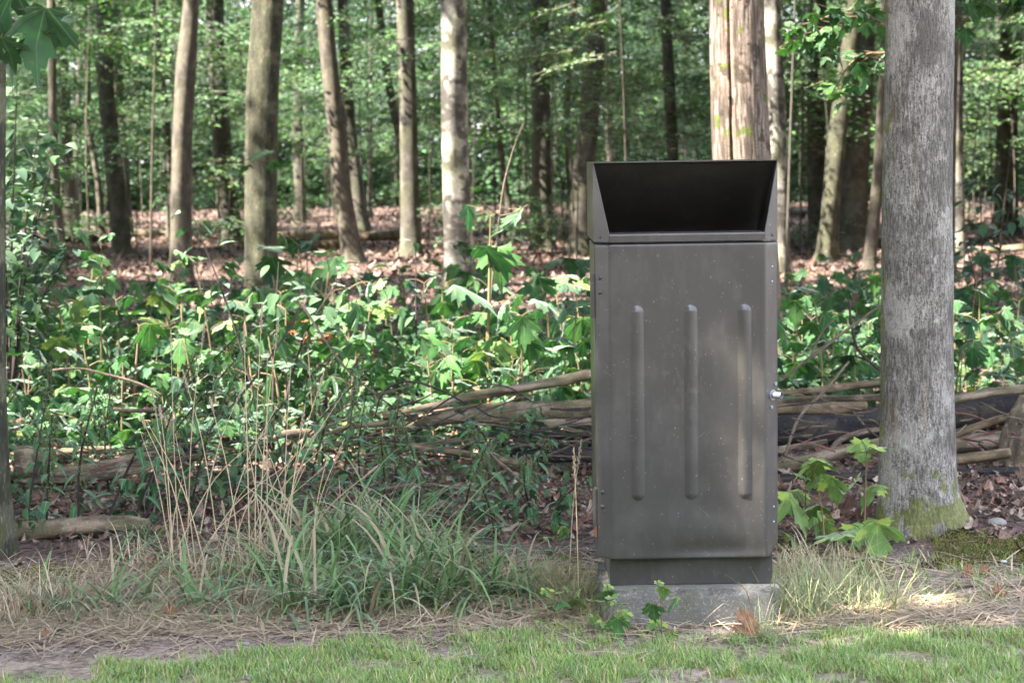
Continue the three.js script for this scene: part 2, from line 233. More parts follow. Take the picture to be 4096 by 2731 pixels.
// sprays and clumps of leaves for crowns
function leafLow(size, w = 0.62) { const g = new THREE.BufferGeometry(), l = size, h = size * w / 2; g.setAttribute('position', new THREE.Float32BufferAttribute([0, 0, 0, -h, l * 0.45, h * 0.35, 0, l * 0.5, 0, h, l * 0.45, h * 0.35, 0, l, -l * 0.12], 3)); g.setIndex([0, 2, 1, 0, 3, 2, 1, 2, 4, 2, 3, 4]); g.computeVertexNormals(); return g; }
function spray(seed, len, n, size) {                            // a flat twig of beech leaves, along +x, upper side +y
  const r = rng(seed), parts = [];
  for (let b = 0; b < 3; b++) {
    const dir = (b - 1) * rr(0.5, 0.75, r), l = len * (b === 1 ? 1 : 0.6), o = b === 1 ? 0 : len * 0.25;
    for (let i = 0; i < n / 3; i++) { const t = (i + 0.6) / (n / 3), g = leafLow(size * rr(0.75, 1.2, r)); g.rotateX(-Math.PI / 2); g.rotateX(rr(-0.45, 0.45, r)); g.rotateZ(rr(-0.4, 0.4, r)); g.rotateY(dir - Math.PI / 2 + (i % 2 ? 1 : -1) * rr(0.5, 1.1, r)); g.translate(o + Math.cos(dir) * l * t, -0.18 * len * t * t + rr(-0.02, 0.02, r), -Math.sin(dir) * l * t); parts.push(paint(g, (() => { const k = rr(0.75, 1.25, r); return [k, k, k]; })())); }
  }
  const tw = limb([V(0, 0, 0), V(len * 0.5, -0.04 * len, 0), V(len, -0.18 * len, 0)], [0.006, 0.004, 0.002], { ring: 3, seg: 3 }); tw.deleteAttribute('uv'); parts.push(paint(tw, [1.6, 0.5, 1]));
  return mergeGeometries(parts);
}
foliageMat.vertexColors = true;
const SPRAY = [spray(501, 0.75, 24, 0.085), spray(502, 0.6, 21, 0.08), spray(503, 0.9, 27, 0.09)];
const CLUMP = [0, 1, 2].map((i) => { const r = rng(520 + i), a = []; for (let k = 0; k < 4; k++) { const g = spray(530 + i * 10 + k, 0.8, 18, 0.115); g.rotateZ(rr(-0.35, 0.35, r)); g.rotateY(k * 1.57 + rr(-0.5, 0.5, r)); g.translate(0, rr(-0.25, 0.25, r), 0); a.push(g); } return mergeGeometries(a); });

// ------------------------------------------------------------------ gaps in the canopy through which the sun falls (where the photograph shows sun patches)
const SHAFTS = [];
const shaft = (p, r) => SHAFTS.push([p, r]);
shaft(at(1680, 310, 11.4), 0.42); shaft(at(1672, 80, 11.4), 0.22);
shaft(gnd(1930, 1375), 0.16); shaft(gnd(1860, 1385), 0.10); shaft(gnd(2060, 1405), 0.10);
shaft(at(260, 950, 8.9), 0.32); shaft(at(450, 640, 9.2), 0.30); shaft(at(700, 840, 8.9), 0.42); shaft(at(120, 690, 10.5), 0.45); shaft(at(600, 740, 9.4), 0.32); shaft(at(1290, 540, 9.2), 0.26); shaft(at(1150, 600, 8.9), 0.22); shaft(at(1200, 860, 10.2), 0.3); shaft(at(1900, 680, 11), 0.35); shaft(at(2290, 800, 10.5), 0.3); shaft(at(330, 640, 12), 0.35); shaft(at(860, 700, 11.5), 0.3);
shaft(at(1045, 300, 21), 0.2); shaft(at(765, 420, 26), 0.5); shaft(at(1245, 500, 28), 0.5); shaft(at(205, 330, 34), 0.7); shaft(at(430, 60, 22), 0.4); shaft(at(1780, 150, 19), 0.6); shaft(at(1945, 120, 24), 0.5);
{ const r = rng(91); for (let i = 0; i < 75; i++) { const d = rr(17, 60, r); shaft(V(rr(-0.34, 0.34, r) * d, rr(0, 4, r), 5.5 - d), rr(0.3, 1.3, r)); } }
const dV = V(0, 0, 0);
function inShaft(p, grow = 1.0) { for (const [c, r] of SHAFTS) { dV.copy(p).sub(c); const t = dV.dot(SUN); if (t < 0.6) continue; dV.addScaledVector(SUN, -t); if (dV.lengthSq() < (r + grow) * (r + grow)) return true; } return false; }

// ------------------------------------------------------------------ the ground
const lawnEdge = (x) => 0.07 + 0.22 * (free(x * 1.3 + 60, 3, 21) - 0.5) + 0.26 * smooth(-0.5, -1.4, x) + 0.16 * smooth(0.9, 1.5, x);
const mossAt = (x, z) => smooth(0.40, 0.74, free(x * 5 + 50, z * 5 + 50, 25, 4) * 0.6 + 0.42 * Math.exp(-((x - 2.0) ** 2 / 0.35 + (z + 0.92) ** 2 / 0.05)) + 0.4 * Math.exp(-((x + 1.65) ** 2 / 0.06 + (z + 0.75) ** 2 / 0.05)));
{
  const xs = [], zs = [];
  for (let x = -2.6; x <= 3.2; x += 0.045) xs.push(x); for (let x = 3.2, s = 0.05; x < 130; s *= 1.16) xs.push(x += s); for (let x = -2.6, s = 0.05; x > -130; s *= 1.16) xs.unshift(x -= s);
  for (let z = -4.5; z <= 1.2; z += 0.045) zs.push(z); for (let z = 1.2, s = 0.05; z < 90; s *= 1.16) zs.push(z += s); for (let z = -4.5, s = 0.05; z > -230; s *= 1.08) zs.unshift(z -= s);
  const pos = [], col = [], uv = [], idx = [], nx = xs.length;
  const soil = [0.31, 0.245, 0.22], straw = [0.38, 0.30, 0.235], litter = [0.155, 0.10, 0.085], turf = [0.21, 0.21, 0.11], moss = [0.12, 0.125, 0.04], dark = [0.07, 0.05, 0.04];
  for (const z of zs) for (const x of xs) {
    pos.push(x, ground(x, z), z); uv.push(x / 1.5, z / 1.5);
    const n = free(x * 3 + 70, z * 3 + 70, 27, 4), wob = (n - 0.5) * 0.5;
    let c = lerp3(soil, straw, smooth(0.4, 0.62, free(x * 1.7 + 80, z * 2.5 + 80, 29, 3)));
    c = lerp3(c, lerp3(litter, dark, smooth(0.5, 0.7, n)), smooth(-0.75, -1.25, z + wob * 0.6 - 0.25 * smooth(1, 1.6, x)));
    c = lerp3(c, moss, mossAt(x, z) * smooth(0.1, -0.3, z));
    c = lerp3(c, lerp3(turf, straw, smooth(0.5, 0.66, free(x * 4 + 20, z * 4 + 20, 33))), 0.75 * smooth(-0.05, 0.2, z - lawnEdge(x) + wob * 0.3));
    col.push(...c);
  }
  for (let j = 0; j < zs.length - 1; j++) for (let i = 0; i < nx - 1; i++) { const a = j * nx + i, b = a + nx; idx.push(a, b, a + 1, a + 1, b, b + 1); }
  const g = new THREE.BufferGeometry(); g.setAttribute('position', new THREE.Float32BufferAttribute(pos, 3)); g.setAttribute('uv', new THREE.Float32BufferAttribute(uv, 2)); g.setAttribute('color', new THREE.Float32BufferAttribute(col, 3)); g.setIndex(idx); g.computeVertexNormals();
  const grain = tex(1024, 1024, (u, v) => { const a = fbm(u, v, 24, 24, 141, 5), b = fbm(u, v, 120, 120, 143, 3), k = 0.55 + 0.5 * a + 0.5 * (b - 0.3); return [k, k * 0.985, k * 0.97]; });
  const m = std({ vertexColors: true, map: grain, bumpMap: tex(512, 512, (u, v) => 0.5 * fbm(u, v, 40, 40, 145, 4) + 0.5 * fbm(u, v, 128, 128, 147, 2), false), bumpScale: 0.02, roughness: 0.97 });
  obj('ground', g, m).userData.kind = 'structure';
}

// ------------------------------------------------------------------ the litter bin on its concrete block
const F = 2352 / 4096;
const px = (x, y, d = 5.5) => at(x * F, y * F, d);
const BX = px(2752, 1600).x, bl = V(BX, 0, 0);
const bY = (y) => px(2752, y).y, bXl = (x, y, d = 5.5) => px(x, y, d).x - BX;
{
  const spots = []; { const r = rng(5); for (let i = 0; i < 900; i++) spots.push([r(), r(), 0.0007 + 0.0016 * r() * r(), 0.25 + 0.6 * r()]); }
  const grid = {}; for (const s of spots) { const k = Math.floor(s[0] * 32) + ',' + Math.floor(s[1] * 32); (grid[k] ??= []).push(s); }
  const scr = []; { const r = rng(8); for (let i = 0; i < 7; i++) scr.push([r(), r(), rr(-1, 1, r), 0.006 + 0.016 * r()]); }
  // paint: flat taupe grey with dust, drip spots, scuffs and fine scratches (1 x 1 of the map is 0.7 m x 1.05 m of steel)
  const dust = (u, v) => smooth(0.5, 0.72, fbm(u, v, 7, 10, 161, 5)) * 0.5 + smooth(0.56, 0.74, fbm(u, v, 40, 14, 163, 3)) * 0.35;
  const paintMap = tex(1024, 1536, (u, v) => {
    let c = lerp3(hex(0x3a3735), hex(0x44413e), fbm(u, v, 4, 5, 165, 4)); c = lerp3(c, hex(0x625e5a), dust(u, v) * 0.42);
    c = lerp3(c, hex(0x37322c), 0.12 * smooth(0.6, 0.75, fbm(u, v, 30, 3, 167, 3)));
    const gx = Math.floor(u * 32), gy = Math.floor(v * 32);
    for (let a = -1; a < 2; a++) for (let b = -1; b < 2; b++) for (const [x, y, q, k] of grid[(gx + a) + ',' + (gy + b)] ?? []) { const d = Math.hypot((u - x) * 0.7, (v - y) * 0.75); if (d < q) c = lerp3(c, hex(0x96918a), k * 0.7); }
    for (const [x, y, s, l] of scr) { const du = u - x, dv = v - y; if (Math.abs(du) < l && Math.abs(dv - s * du) < 0.0007) c = lerp3(c, hex(0x8a857e), 0.5); }
    const sc = smooth(0.62, 0.72, fbm(u, v, 90, 40, 169, 2)) * smooth(0.2, 0.05, Math.hypot((u - 0.47) * 1.1, v - 0.62)); return lerp3(c, hex(0xa8a193), sc * 0.1);
  });
  const steel = new THREE.MeshPhysicalMaterial({ map: paintMap, roughness: 0.42, roughnessMap: tex(512, 512, (u, v) => 0.72 + 0.4 * fbm(u, v, 9, 9, 171, 5) * 0.9, false), bumpMap: tex(256, 256, (u, v) => 0.8 * fbm(u, v, 3, 3, 173, 3) + 0.2 * fbm(u, v, 64, 64, 175, 2), false), bumpScale: 0.0012, metalness: 0.0, clearcoat: 0.3, clearcoatRoughness: 0.22 });
  steel.roughness = 0.42;
  const zinc = std({ color: lin(0.30, 0.31, 0.34), roughness: 0.42, metalness: 0.7 });
  const rust = std({ map: tex(64, 64, (u, v) => lerp3(hex(0x5b3a24), hex(0xa9683c), fbm(u, v, 5, 5, 181, 4))), roughness: 0.95 });
  const hw = 0.275, ch = 0.043, chz = 0.042, dep = 0.50;
  const yDoorB = bY(2232), yDoorT = bY(972), yHoodB = bY(963), yLip = bY(932), yHoodT = bY(647), yPlB = bY(2346), yBlock = yPlB - 0.002;
  const bin = thing('litter_bin', 'tall grey-brown steel litter bin with black open hood, standing on a concrete block', 'litter bin', V(BX, yBlock, 0));
  const L = (y) => y - yBlock;
  const uvBin = (g) => { const p = g.attributes.position, n = g.attributes.normal, a = []; for (let i = 0; i < p.count; i++) { const side = Math.abs(n.getX(i)) > 0.75 ? p.getZ(i) : p.getX(i); a.push(side / 0.7 + 0.5, (p.getY(i) + (Math.abs(n.getY(i)) > 0.8 ? p.getZ(i) : 0)) / 1.05); } g.setAttribute('uv', new THREE.Float32BufferAttribute(a, 2)); return g; };
  // door: folded sheet with chamfered flanks, its foot kicked in and dented
  {
    const line = [[-hw, -chz - 0.012], [-hw, -chz + 0.004], [-hw + 0.006, -chz + 0.014]];
    line.length = 0;
    const pts2 = []; const seg = (a, b, n) => { for (let i = 0; i < n; i++) pts2.push([mix(a[0], b[0], i / n), mix(a[1], b[1], i / n)]); };
    seg([-hw, -chz - 0.03], [-hw, -chz - 0.002], 2); seg([-hw, -chz - 0.002], [-hw + 0.003, -chz + 0.003], 2); seg([-hw + 0.003, -chz + 0.003], [-hw + ch - 0.004, -0.003], 6); seg([-hw + ch - 0.004, -0.003], [-hw + ch + 0.004, 0], 2); seg([-hw + ch + 0.004, 0], [hw - ch - 0.004, 0], 60);
    seg([hw - ch - 0.004, 0], [hw - ch + 0.004, -0.003], 2); seg([hw - ch + 0.004, -0.003], [hw - 0.003, -chz + 0.003], 6); seg([hw - 0.003, -chz + 0.003], [hw, -chz - 0.002], 2); seg([hw, -chz - 0.002], [hw, -chz - 0.03], 2); pts2.push([hw, -chz - 0.03]);
    const n = 110, pos = [], idx = [], w = pts2.length, y0 = L(yDoorB), y1 = L(yDoorT);
    const rows = [[y0 + 0.002, 0.022], [y0 - 0.001, 0.008], [y0 + 0.001, 0.002]]; for (let j = 0; j <= n; j++) rows.push([mix(y0 + 0.004, y1 - 0.004, j / n), 0]); rows.push([y1 - 0.001, 0.002], [y1, 0.008], [y1, 0.03]);
    for (const [y, inn] of rows) for (const [x, z] of pts2) {
      const k = Math.exp(-((x - 0.06) ** 2 / 0.028)), low = y - y0;
      const dent = -0.011 * Math.exp(-((x - 0.07) ** 2 / 0.016)) * Math.exp(-((low - 0.022) ** 2) / 0.0007) + 0.0035 * Math.exp(-((x - 0.03) ** 2 / 0.03) - ((low - 0.09) ** 2 / 0.0025)), corner = low < 0.05 && x > hw - 0.03 ? 0.02 * smooth(0.045, 0, low) * smooth(hw - 0.03, hw, x) : 0;
      const s = 1 - inn * 1.2; pos.push(x * s - corner, y, (z === 0 ? dent : 0) + z - inn);
    }
    for (let j = 0; j < rows.length - 1; j++) for (let i = 0; i < w - 1; i++) { const a = j * w + i, b = a + w; idx.push(a, a + 1, b, b, a + 1, b + 1); }
    const g = new THREE.BufferGeometry(); g.setAttribute('position', new THREE.Float32BufferAttribute(pos, 3)); g.setIndex(idx); g.computeVertexNormals();
    const door = obj('door', uvBin(g), steel, bin); door.userData.label = 'folded steel door with three pressed ribs and a dented foot';
    // three pressed ribs, proud of the sheet, with rounded ends
    for (const cx of [2550, 2764, 2979]) {
      const x0 = bXl(cx, 1600), ya = L(bY(1998)), yb = L(bY(1217)), r = 0.021, p = [], ix = [], nr = 60, nc = 14;
      for (let j = 0; j <= nr; j++) for (let i = 0; i <= nc; i++) { let y; const t = j / nr; y = t < 0.25 ? ya + r * (1 - Math.cos(t / 0.25 * Math.PI / 2)) : t > 0.75 ? yb - r * (1 - Math.cos((1 - t) / 0.25 * Math.PI / 2)) : mix(ya + r, yb - r, (t - 0.25) / 0.5); const e = y < ya + r ? (ya + r - y) / r : y > yb - r ? (y - yb + r) / r : 0, ww = r * Math.sqrt(Math.max(0, 1 - e * e)), s = i / nc * 2 - 1, q = Math.min(1, Math.hypot(s * ww / r, e)); const hgt = 0.0092 * Math.pow(Math.cos(q * Math.PI / 2), 1.1) - 0.0003; p.push(x0 + s * ww, y, hgt); }
      for (let j = 0; j < nr; j++) for (let i = 0; i < nc; i++) { const a = j * (nc + 1) + i, b = a + nc + 1; ix.push(a, a + 1, b, b, a + 1, b + 1); }
      const q = new THREE.BufferGeometry(); q.setAttribute('position', new THREE.Float32BufferAttribute(p, 3)); q.setIndex(ix); q.computeVertexNormals(); obj('rib', uvBin(q), steel, door);
    }
    // fixings on the flanks
    const onFlank = (x, y) => { const X = bXl(x, y, 5.52), side = Math.sign(X), e = clamp((Math.abs(X) - (hw - ch)) / ch); return [V(X, L(px(x, y, 5.52).y), -chz * e), V(side * 0.7, 0, 0.72)]; };
    const stud = (name, x, y, r, h, mat) => { const [p, n] = onFlank(x, y), g = new THREE.SphereGeometry(r, 12, 8, 0, 7, 0, Math.PI / 2); g.scale(1, h / r, 1); g.applyQuaternion(new THREE.Quaternion().setFromUnitVectors(V(0, 1, 0), n.normalize())); g.translate(p.x, p.y, p.z); obj(name, g, mat, door); };
    for (const [x, y] of [[2401, 1110], [2401, 1168], [2411, 1966], [2411, 2025]]) stud('rivet', x, y, 0.0075, 0.006, steel);
    for (const [x, y] of [[3089, 1065], [3089, 1125], [3096, 2026], [3096, 2086]]) stud('rivet', x, y, 0.0042, 0.003, zinc);
    for (const [x, y] of [[3104, 1534], [3085, 1625]]) { const [p, n] = onFlank(x, y), g = new THREE.CylinderGeometry(0.006, 0.007, 0.006, 6); g.applyQuaternion(new THREE.Quaternion().setFromUnitVectors(V(0, 1, 0), n.normalize())); g.translate(p.x, p.y, p.z + 0.002); obj('bolt', g, zinc, door); }
    // lock: a short zinc tube sticking out of the right flank
    const [p] = onFlank(3092, 1578), dir = V(0.80, 0, 0.6).normalize(), prof = [[0.0085, 0.0], [0.0105, 0], [0.0105, 0.03], [0.0085, 0.03], [0.0085, 0.004], [0.0, 0.004]].map(([a, b]) => new THREE.Vector2(a, b));
    const lock = new THREE.LatheGeometry(prof, 20); lock.applyQuaternion(new THREE.Quaternion().setFromUnitVectors(V(0, 1, 0), dir)); lock.translate(p.x, p.y, p.z); const lk = obj('lock_tube', lock, zinc, door);
    const fl = new THREE.CylinderGeometry(0.0165, 0.0165, 0.003, 20); fl.applyQuaternion(new THREE.Quaternion().setFromUnitVectors(V(0, 1, 0), V(0.7, 0, 0.72).normalize())); fl.translate(p.x, p.y, p.z + 0.002); obj('flange', fl, zinc, lk);
  }
  // body behind the door
  { const g = new RoundedBoxGeometry(2 * hw - 0.012, L(yDoorT) - L(yDoorB) - 0.016, dep - chz - 0.03, 2, 0.004); g.translate(0.0, (L(yDoorT) + L(yDoorB)) / 2, -chz - 0.028 - (dep - chz - 0.03) / 2); obj('body', uvBin(g), steel, bin); }
  // hinges on the left flank
  for (const [a, b] of [[1095, 1268], [1950, 2095]]) {
    const y0 = L(px(2378, b, 5.56).y), y1 = L(px(2378, a, 5.56).y), h = obj('hinge', (() => { const g = new THREE.CylinderGeometry(0.0075, 0.0075, y1 - y0, 12); g.translate(-hw - 0.004, (y0 + y1) / 2, -chz - 0.004); return uvBin(g); })(), steel, bin);
    for (const t of [0.5]) { const g = new THREE.TorusGeometry(0.0072, 0.001, 6, 14); g.rotateX(Math.PI / 2); g.translate(-hw - 0.004, mix(y0, y1, t), -chz - 0.004); obj('knuckle_joint', g, steel, h); }
    const pl = new THREE.BoxGeometry(0.004, y1 - y0, 0.03); pl.translate(-hw - 0.003, (y0 + y1) / 2, -chz - 0.026); obj('hinge_plate', uvBin(pl), steel, h);
  }
  { const g = new THREE.BoxGeometry(0.007, 0.085, 0.012); g.translate(-hw - 0.004, L(px(2385, 2085, 5.56).y), -chz - 0.006); obj('rusty_stop', g, rust, bin).userData.label = 'rust-stained stop below the lower hinge'; }
  // hood: chamfered like the door and cut off by a sloping mouth
  {
    const y0 = L(yHoodB), yl = L(yLip), y1 = L(yHoodT), t = 0.003, hood = new THREE.Group(); hood.name = 'hood'; hood.userData.label = 'hood with a wide sloping mouth, dark inside'; bin.add(hood);
    const slab = (pts, nrm, th) => { // a flat sheet with thickness, from a polygon, thickened against its outward normal
      const n = nrm.clone().normalize(), k = pts.length, pos = [], ix = [], tri = []; const back = pts.map((p) => p.clone().addScaledVector(n, -th));
      for (let i = 1; i < k - 1; i++) tri.push([pts[0], pts[i], pts[i + 1]], [back[0], back[i + 1], back[i]]);
      for (let i = 0; i < k; i++) { const j = (i + 1) % k; tri.push([pts[i], back[i], back[j]], [pts[i], back[j], pts[j]]); }
      for (const q of tri) for (const p of q) pos.push(p.x, p.y, p.z); const g = new THREE.BufferGeometry(); g.setAttribute('position', new THREE.Float32BufferAttribute(pos, 3)); g.computeVertexNormals(); return uvBin(g);
    };
    for (const s of [-1, 1]) {
      const S1 = [V(s * hw, y0, -chz), V(s * hw, y1, -chz), V(s * hw, y1, -dep), V(s * hw, y0, -dep)], C1 = [V(s * (hw - ch), y0, 0), V(s * (hw - ch), yl, 0), V(s * hw, y1, -chz), V(s * hw, y0, -chz)];
      obj('side_panel', slab(s > 0 ? S1.reverse() : S1, V(s, 0, 0), t), steel, hood);
      obj('front_flap', slab(s > 0 ? C1.slice().reverse() : C1, V(s * chz, 0, ch), t), steel, hood);
      const c = new THREE.SphereGeometry(0.0045, 10, 6, 0, 7, 0, Math.PI / 2); c.applyQuaternion(new THREE.Quaternion().setFromUnitVectors(V(0, 1, 0), V(s * 0.7, 0, 0.72).normalize())); c.translate(s * (hw - 0.018), y0 + 0.014, -chz * 0.58); obj('screw', c, steel, hood);
    }
    obj('top_panel', slab([V(-hw, y1 + t, -chz + 0.004), V(hw, y1 + t, -chz + 0.004), V(hw, y1 + t, -dep), V(-hw, y1 + t, -dep)], V(0, 1, 0), t), steel, hood);
    obj('back_panel', slab([V(-hw, y0 - 0.01, -dep - 0.001), V(-hw, y1 + t, -dep - 0.001), V(hw, y1 + t, -dep - 0.001), V(hw, y0 - 0.01, -dep - 0.001)], V(0, 0, -1), -t), steel, hood);
    obj('sloping_baffle', slab([V(-hw + 0.0035, y1 - 0.004, -chz - 0.014), V(hw - 0.0035, y1 - 0.004, -chz - 0.014), V(hw - 0.0035, y0 + 0.004, -dep + 0.012), V(-hw + 0.0035, y0 + 0.004, -dep + 0.012)], V(0, -1, 1), 0.002), steel, hood);
    // the rolled lip of the mouth
    const lp = [[0, y0], [0.0, yl - 0.004], [-0.003, yl], [-0.05, yl + 0.004], [-0.05, yl + 0.001], [-0.006, yl - 0.004], [-0.004, y0]], pos = [], ix = [], a = hw - ch - 0.0015;
    const g = new THREE.ExtrudeGeometry(new THREE.Shape(lp.map(([z, y]) => new THREE.Vector2(-z, y))), { depth: 2 * a, bevelEnabled: false }); g.rotateY(Math.PI / 2); g.translate(-a, 0, 0.0012); uvBin(g); obj('lip', g, steel, hood);
  }
  { const xa = bXl(2440, 2290, 5.545), xb = bXl(3090, 2290, 5.545), h = L(yDoorB) + 0.03, g = new RoundedBoxGeometry(xb - xa, h, 0.32, 2, 0.003); g.translate((xa + xb) / 2, h / 2, -0.045 - 0.16); obj('plinth', uvBin(g), steel, bin); }
  // concrete block, half sunk in the turf
  {
    const x0 = bXl(2412, 2400, 5.49), x1 = bXl(3121, 2400, 5.49), w = x1 - x0, h = 0.30, d = 0.40, g0 = new RoundedBoxGeometry(w, h, d, 6, 0.012), parts = [];
    const g1 = new THREE.BoxGeometry(w, h, d, 90, 50, 60), p = g1.attributes.position;
    for (let i = 0; i < p.count; i++) {
      let [x, y, z] = [p.getX(i), p.getY(i), p.getZ(i)]; const ex = w / 2 - Math.abs(x), ey = h / 2 - Math.abs(y), ez = d / 2 - Math.abs(z), e = [ex, ey, ez].sort((a, b) => a - b)[1], n = free(x * 22 + 50, y * 22 + z * 17 + 50, 191, 3), chip = 0.010 * smooth(0.03, 0, e) * (0.35 + 1.3 * smooth(0.35, 0.7, n));
      const q = (n - 0.5) * 0.004; x -= Math.sign(x) * (ex < 0.02 ? chip * 0.7 : 0) + q; y -= Math.sign(y) * (ey < 0.02 ? chip * 0.7 : 0) + q; z -= Math.sign(z) * (ez < 0.02 ? chip * 0.7 : 0) + q; p.setXYZ(i, x, y, z);
    }
    g1.computeVertexNormals(); const nn = g1.attributes.normal, a = []; for (let i = 0; i < p.count; i++) a.push((Math.abs(nn.getX(i)) > 0.7 ? p.getZ(i) : p.getX(i)) / 0.6, (p.getY(i) + (Math.abs(nn.getY(i)) > 0.7 ? p.getZ(i) : 0)) / 0.6); g1.setAttribute('uv', new THREE.Float32BufferAttribute(a, 2));
    const pits = []; { const r = rng(66); for (let i = 0; i < 260; i++) pits.push([r(), r(), 0.0016 + 0.005 * r() ** 3]); }
    const pit = (u, v) => { let m = 0; for (const [a2, b2, q] of pits) { let du = Math.abs(u - a2), dv = Math.abs(v - b2); if (du > 0.5) du = 1 - du; if (dv > 0.5) dv = 1 - dv; if (du < 0.01 && dv < 0.01) m = Math.max(m, smooth(q, q * 0.5, Math.hypot(du, dv * 1.3))); } return m; };
    const con = std({ map: tex(512, 512, (u, v) => { let c = lerp3(hex(0x5d5a54), hex(0x7b7770), fbm(u, v, 7, 7, 195, 5)); c = lerp3(c, hex(0xb5b1a6), 0.45 * smooth(0.6, 0.8, fbm(u, v, 150, 150, 196, 2))); c = lerp3(c, hex(0x565a42), 0.4 * smooth(0.52, 0.7, fbm(u, v, 4, 5, 197, 4))); c = lerp3(c, hex(0x3a3833), 0.85 * pit(u, v)); return c; }), bumpMap: tex(512, 512, (u, v) => 0.75 - 0.75 * pit(u, v) + 0.25 * fbm(u, v, 70, 70, 198, 2), false), bumpScale: 0.006, roughness: 0.95 });
    const b = obj('concrete_block', g1, con); b.position.set(BX + (x0 + x1) / 2, yBlock - h / 2, 0.012 - d / 2); tag(b, 'weathered pitted concrete block sunk in the grass under the litter bin', 'concrete block');
  }
}

// ------------------------------------------------------------------ trees
function crownOn(tree, base, centre, rad, n, r, { scale = [0.9, 1.6], geo = CLUMP, tint = [1, 1, 1], hang = 0.3, name = 'crown', keep = 1 } = {}) {
  const lists = geo.map(() => []), rim = [[], [], []];
  for (let i = 0; i < n; i++) {
    let x, y, z, q; do { x = rr(-1, 1, r); y = rr(-1, 1, r); z = rr(-1, 1, r); q = x * x + y * y + z * z; } while (q > 1 || q < 0.05);
    const p = V(centre.x + x * rad.x, centre.y + y * rad.y, centre.z + z * rad.z); if (p.y < 0.25) continue;
    if (inShaft(p)) { // the rim of a gap is made of single sprays
      for (let k = 0; k < 7; k++) { const q2 = V(p.x + rr(-0.9, 0.9, r), p.y + rr(-0.5, 0.5, r), p.z + rr(-0.9, 0.9, r)), yaw = rr(0, 6.28, r), sc = rr(0.7, 1.2, r), mid = V(q2.x + Math.cos(yaw) * 0.4 * sc, q2.y, q2.z - Math.sin(yaw) * 0.4 * sc); if (!inShaft(mid, 0.54 * sc)) rim[k % 3].push(mat4(q2.sub(base), rr(-hang, hang, r), yaw, rr(-hang, hang, r), sc)); }
      continue;
    }
    lists[i % geo.length].push(mat4(p.sub(base), rr(-hang, hang, r), rr(0, 6.28, r), rr(-hang, hang, r), rr(scale[0], scale[1], r)));
  }
  const tone = () => { const t = r(), w = rr(0.8, 1.25, r); return lin(tint[0] * w * mix(0.030, 0.070, t), tint[1] * w * mix(0.11, 0.18, t), tint[2] * w * mix(0.022, 0.028, t)); };
  rim.forEach((l, k) => { if (l.length) instances(name, SPRAY[k], foliageMat, l, tree, tone); });
  lists.forEach((l, k) => { if (l.length) instances(name, geo[k], foliageMat, l, tree, tone); });
}
const localise = (g, b) => g.translate(-b.x, -b.y, -b.z);
// spec.pts: [x, y, width] measured from the top of the picture down to the foot
function tree({ pts, d, mat, label, cat = 'tree', name = 'beech_tree', height = 14, crown = 330, crad = [2.7, 4.2, 2.7], clift = 0, flare = 1.35, ring = 18, tile = 0.8, seed = 1, shape = null, branches = 3, group, rings = 44, turns = 0, foot = null }) {
  const r = rng(seed * 77 + 5), last = pts[pts.length - 1], base = foot ?? gnd(last[0], last[1]); if (d) { base.copy(at(last[0], last[1], d)); base.y = ground(base.x, base.z); } const D = camera.position.z - base.z;
  const line = [], rad = [], toR = (w) => w * S / FOCAL * D / 2;
  line.push(V(base.x, base.y - 0.15, base.z)); rad.push(toR(last[2]) * flare * 1.15);
  line.push(base.clone()); rad.push(toR(last[2]) * flare);
  for (let i = pts.length - 2; i >= 0; i--) { line.push(at(pts[i][0], pts[i][1], D + rr(-0.01, 0.01, r) * D * 0.2)); rad.push(toR(pts[i][2])); }
  line.splice(2, 0, line[1].clone().lerp(line[2], 0.16)); rad.splice(2, 0, toR(last[2]) * 1.03);
  const top = line[line.length - 1], below = line[line.length - 2], dir = top.clone().sub(below).normalize(), k = rad[rad.length - 1], left = Math.max(1, height - top.y);
  for (const t of [0.3, 0.65, 1]) { line.push(V(top.x + dir.x * left * t * 0.5 + rr(-0.15, 0.15, r), top.y + left * t, top.z + rr(-0.15, 0.15, r))); rad.push(k * mix(1, 0.25, t)); }
  const T = thing(name, label, cat, base, group), lump = shape ?? ((t, w, l) => 1 + 0.05 * Math.sin(3 * w + seed + l) + 0.035 * Math.sin(5 * w + l * 2.1 + seed * 2) * 1 + (l < 0.7 ? 0.10 * (1 - l / 0.7) * Math.sin(4 * w + seed * 3) : 0));
  obj('trunk', localise(limb(line, rad, { ring, seg: rings, tile, shape: lump, capStart: false, turns }), base), mat, T);
  const apex = line[line.length - 1], cy = Math.max(apex.y - crad[1] * 0.55 + clift, crad[1] * 0.7);
  for (let i = 0; i < branches; i++) { const t = rr(0.35, 0.8, r), from = V(mix(top.x, apex.x, t), mix(Math.max(top.y, cy - crad[1] * 0.8), apex.y, t), mix(top.z, apex.z, t)), a = rr(0, 6.28, r), q = rr(0.5, 0.8, r); obj('branch', localise(limb([from, V(from.x + Math.cos(a) * crad[0] * q * 0.5, from.y + 0.7, from.z + Math.sin(a) * crad[2] * q * 0.5), V(from.x + Math.cos(a) * crad[0] * q, from.y + 1.2, from.z + Math.sin(a) * crad[2] * q)], [k * 0.4, k * 0.25, k * 0.08], { ring: 7, seg: 8 }), base), mat, T); }
  if (crown) crownOn(T, base, V(apex.x, cy, apex.z), V(...crad), crown, r);
  return T;
}
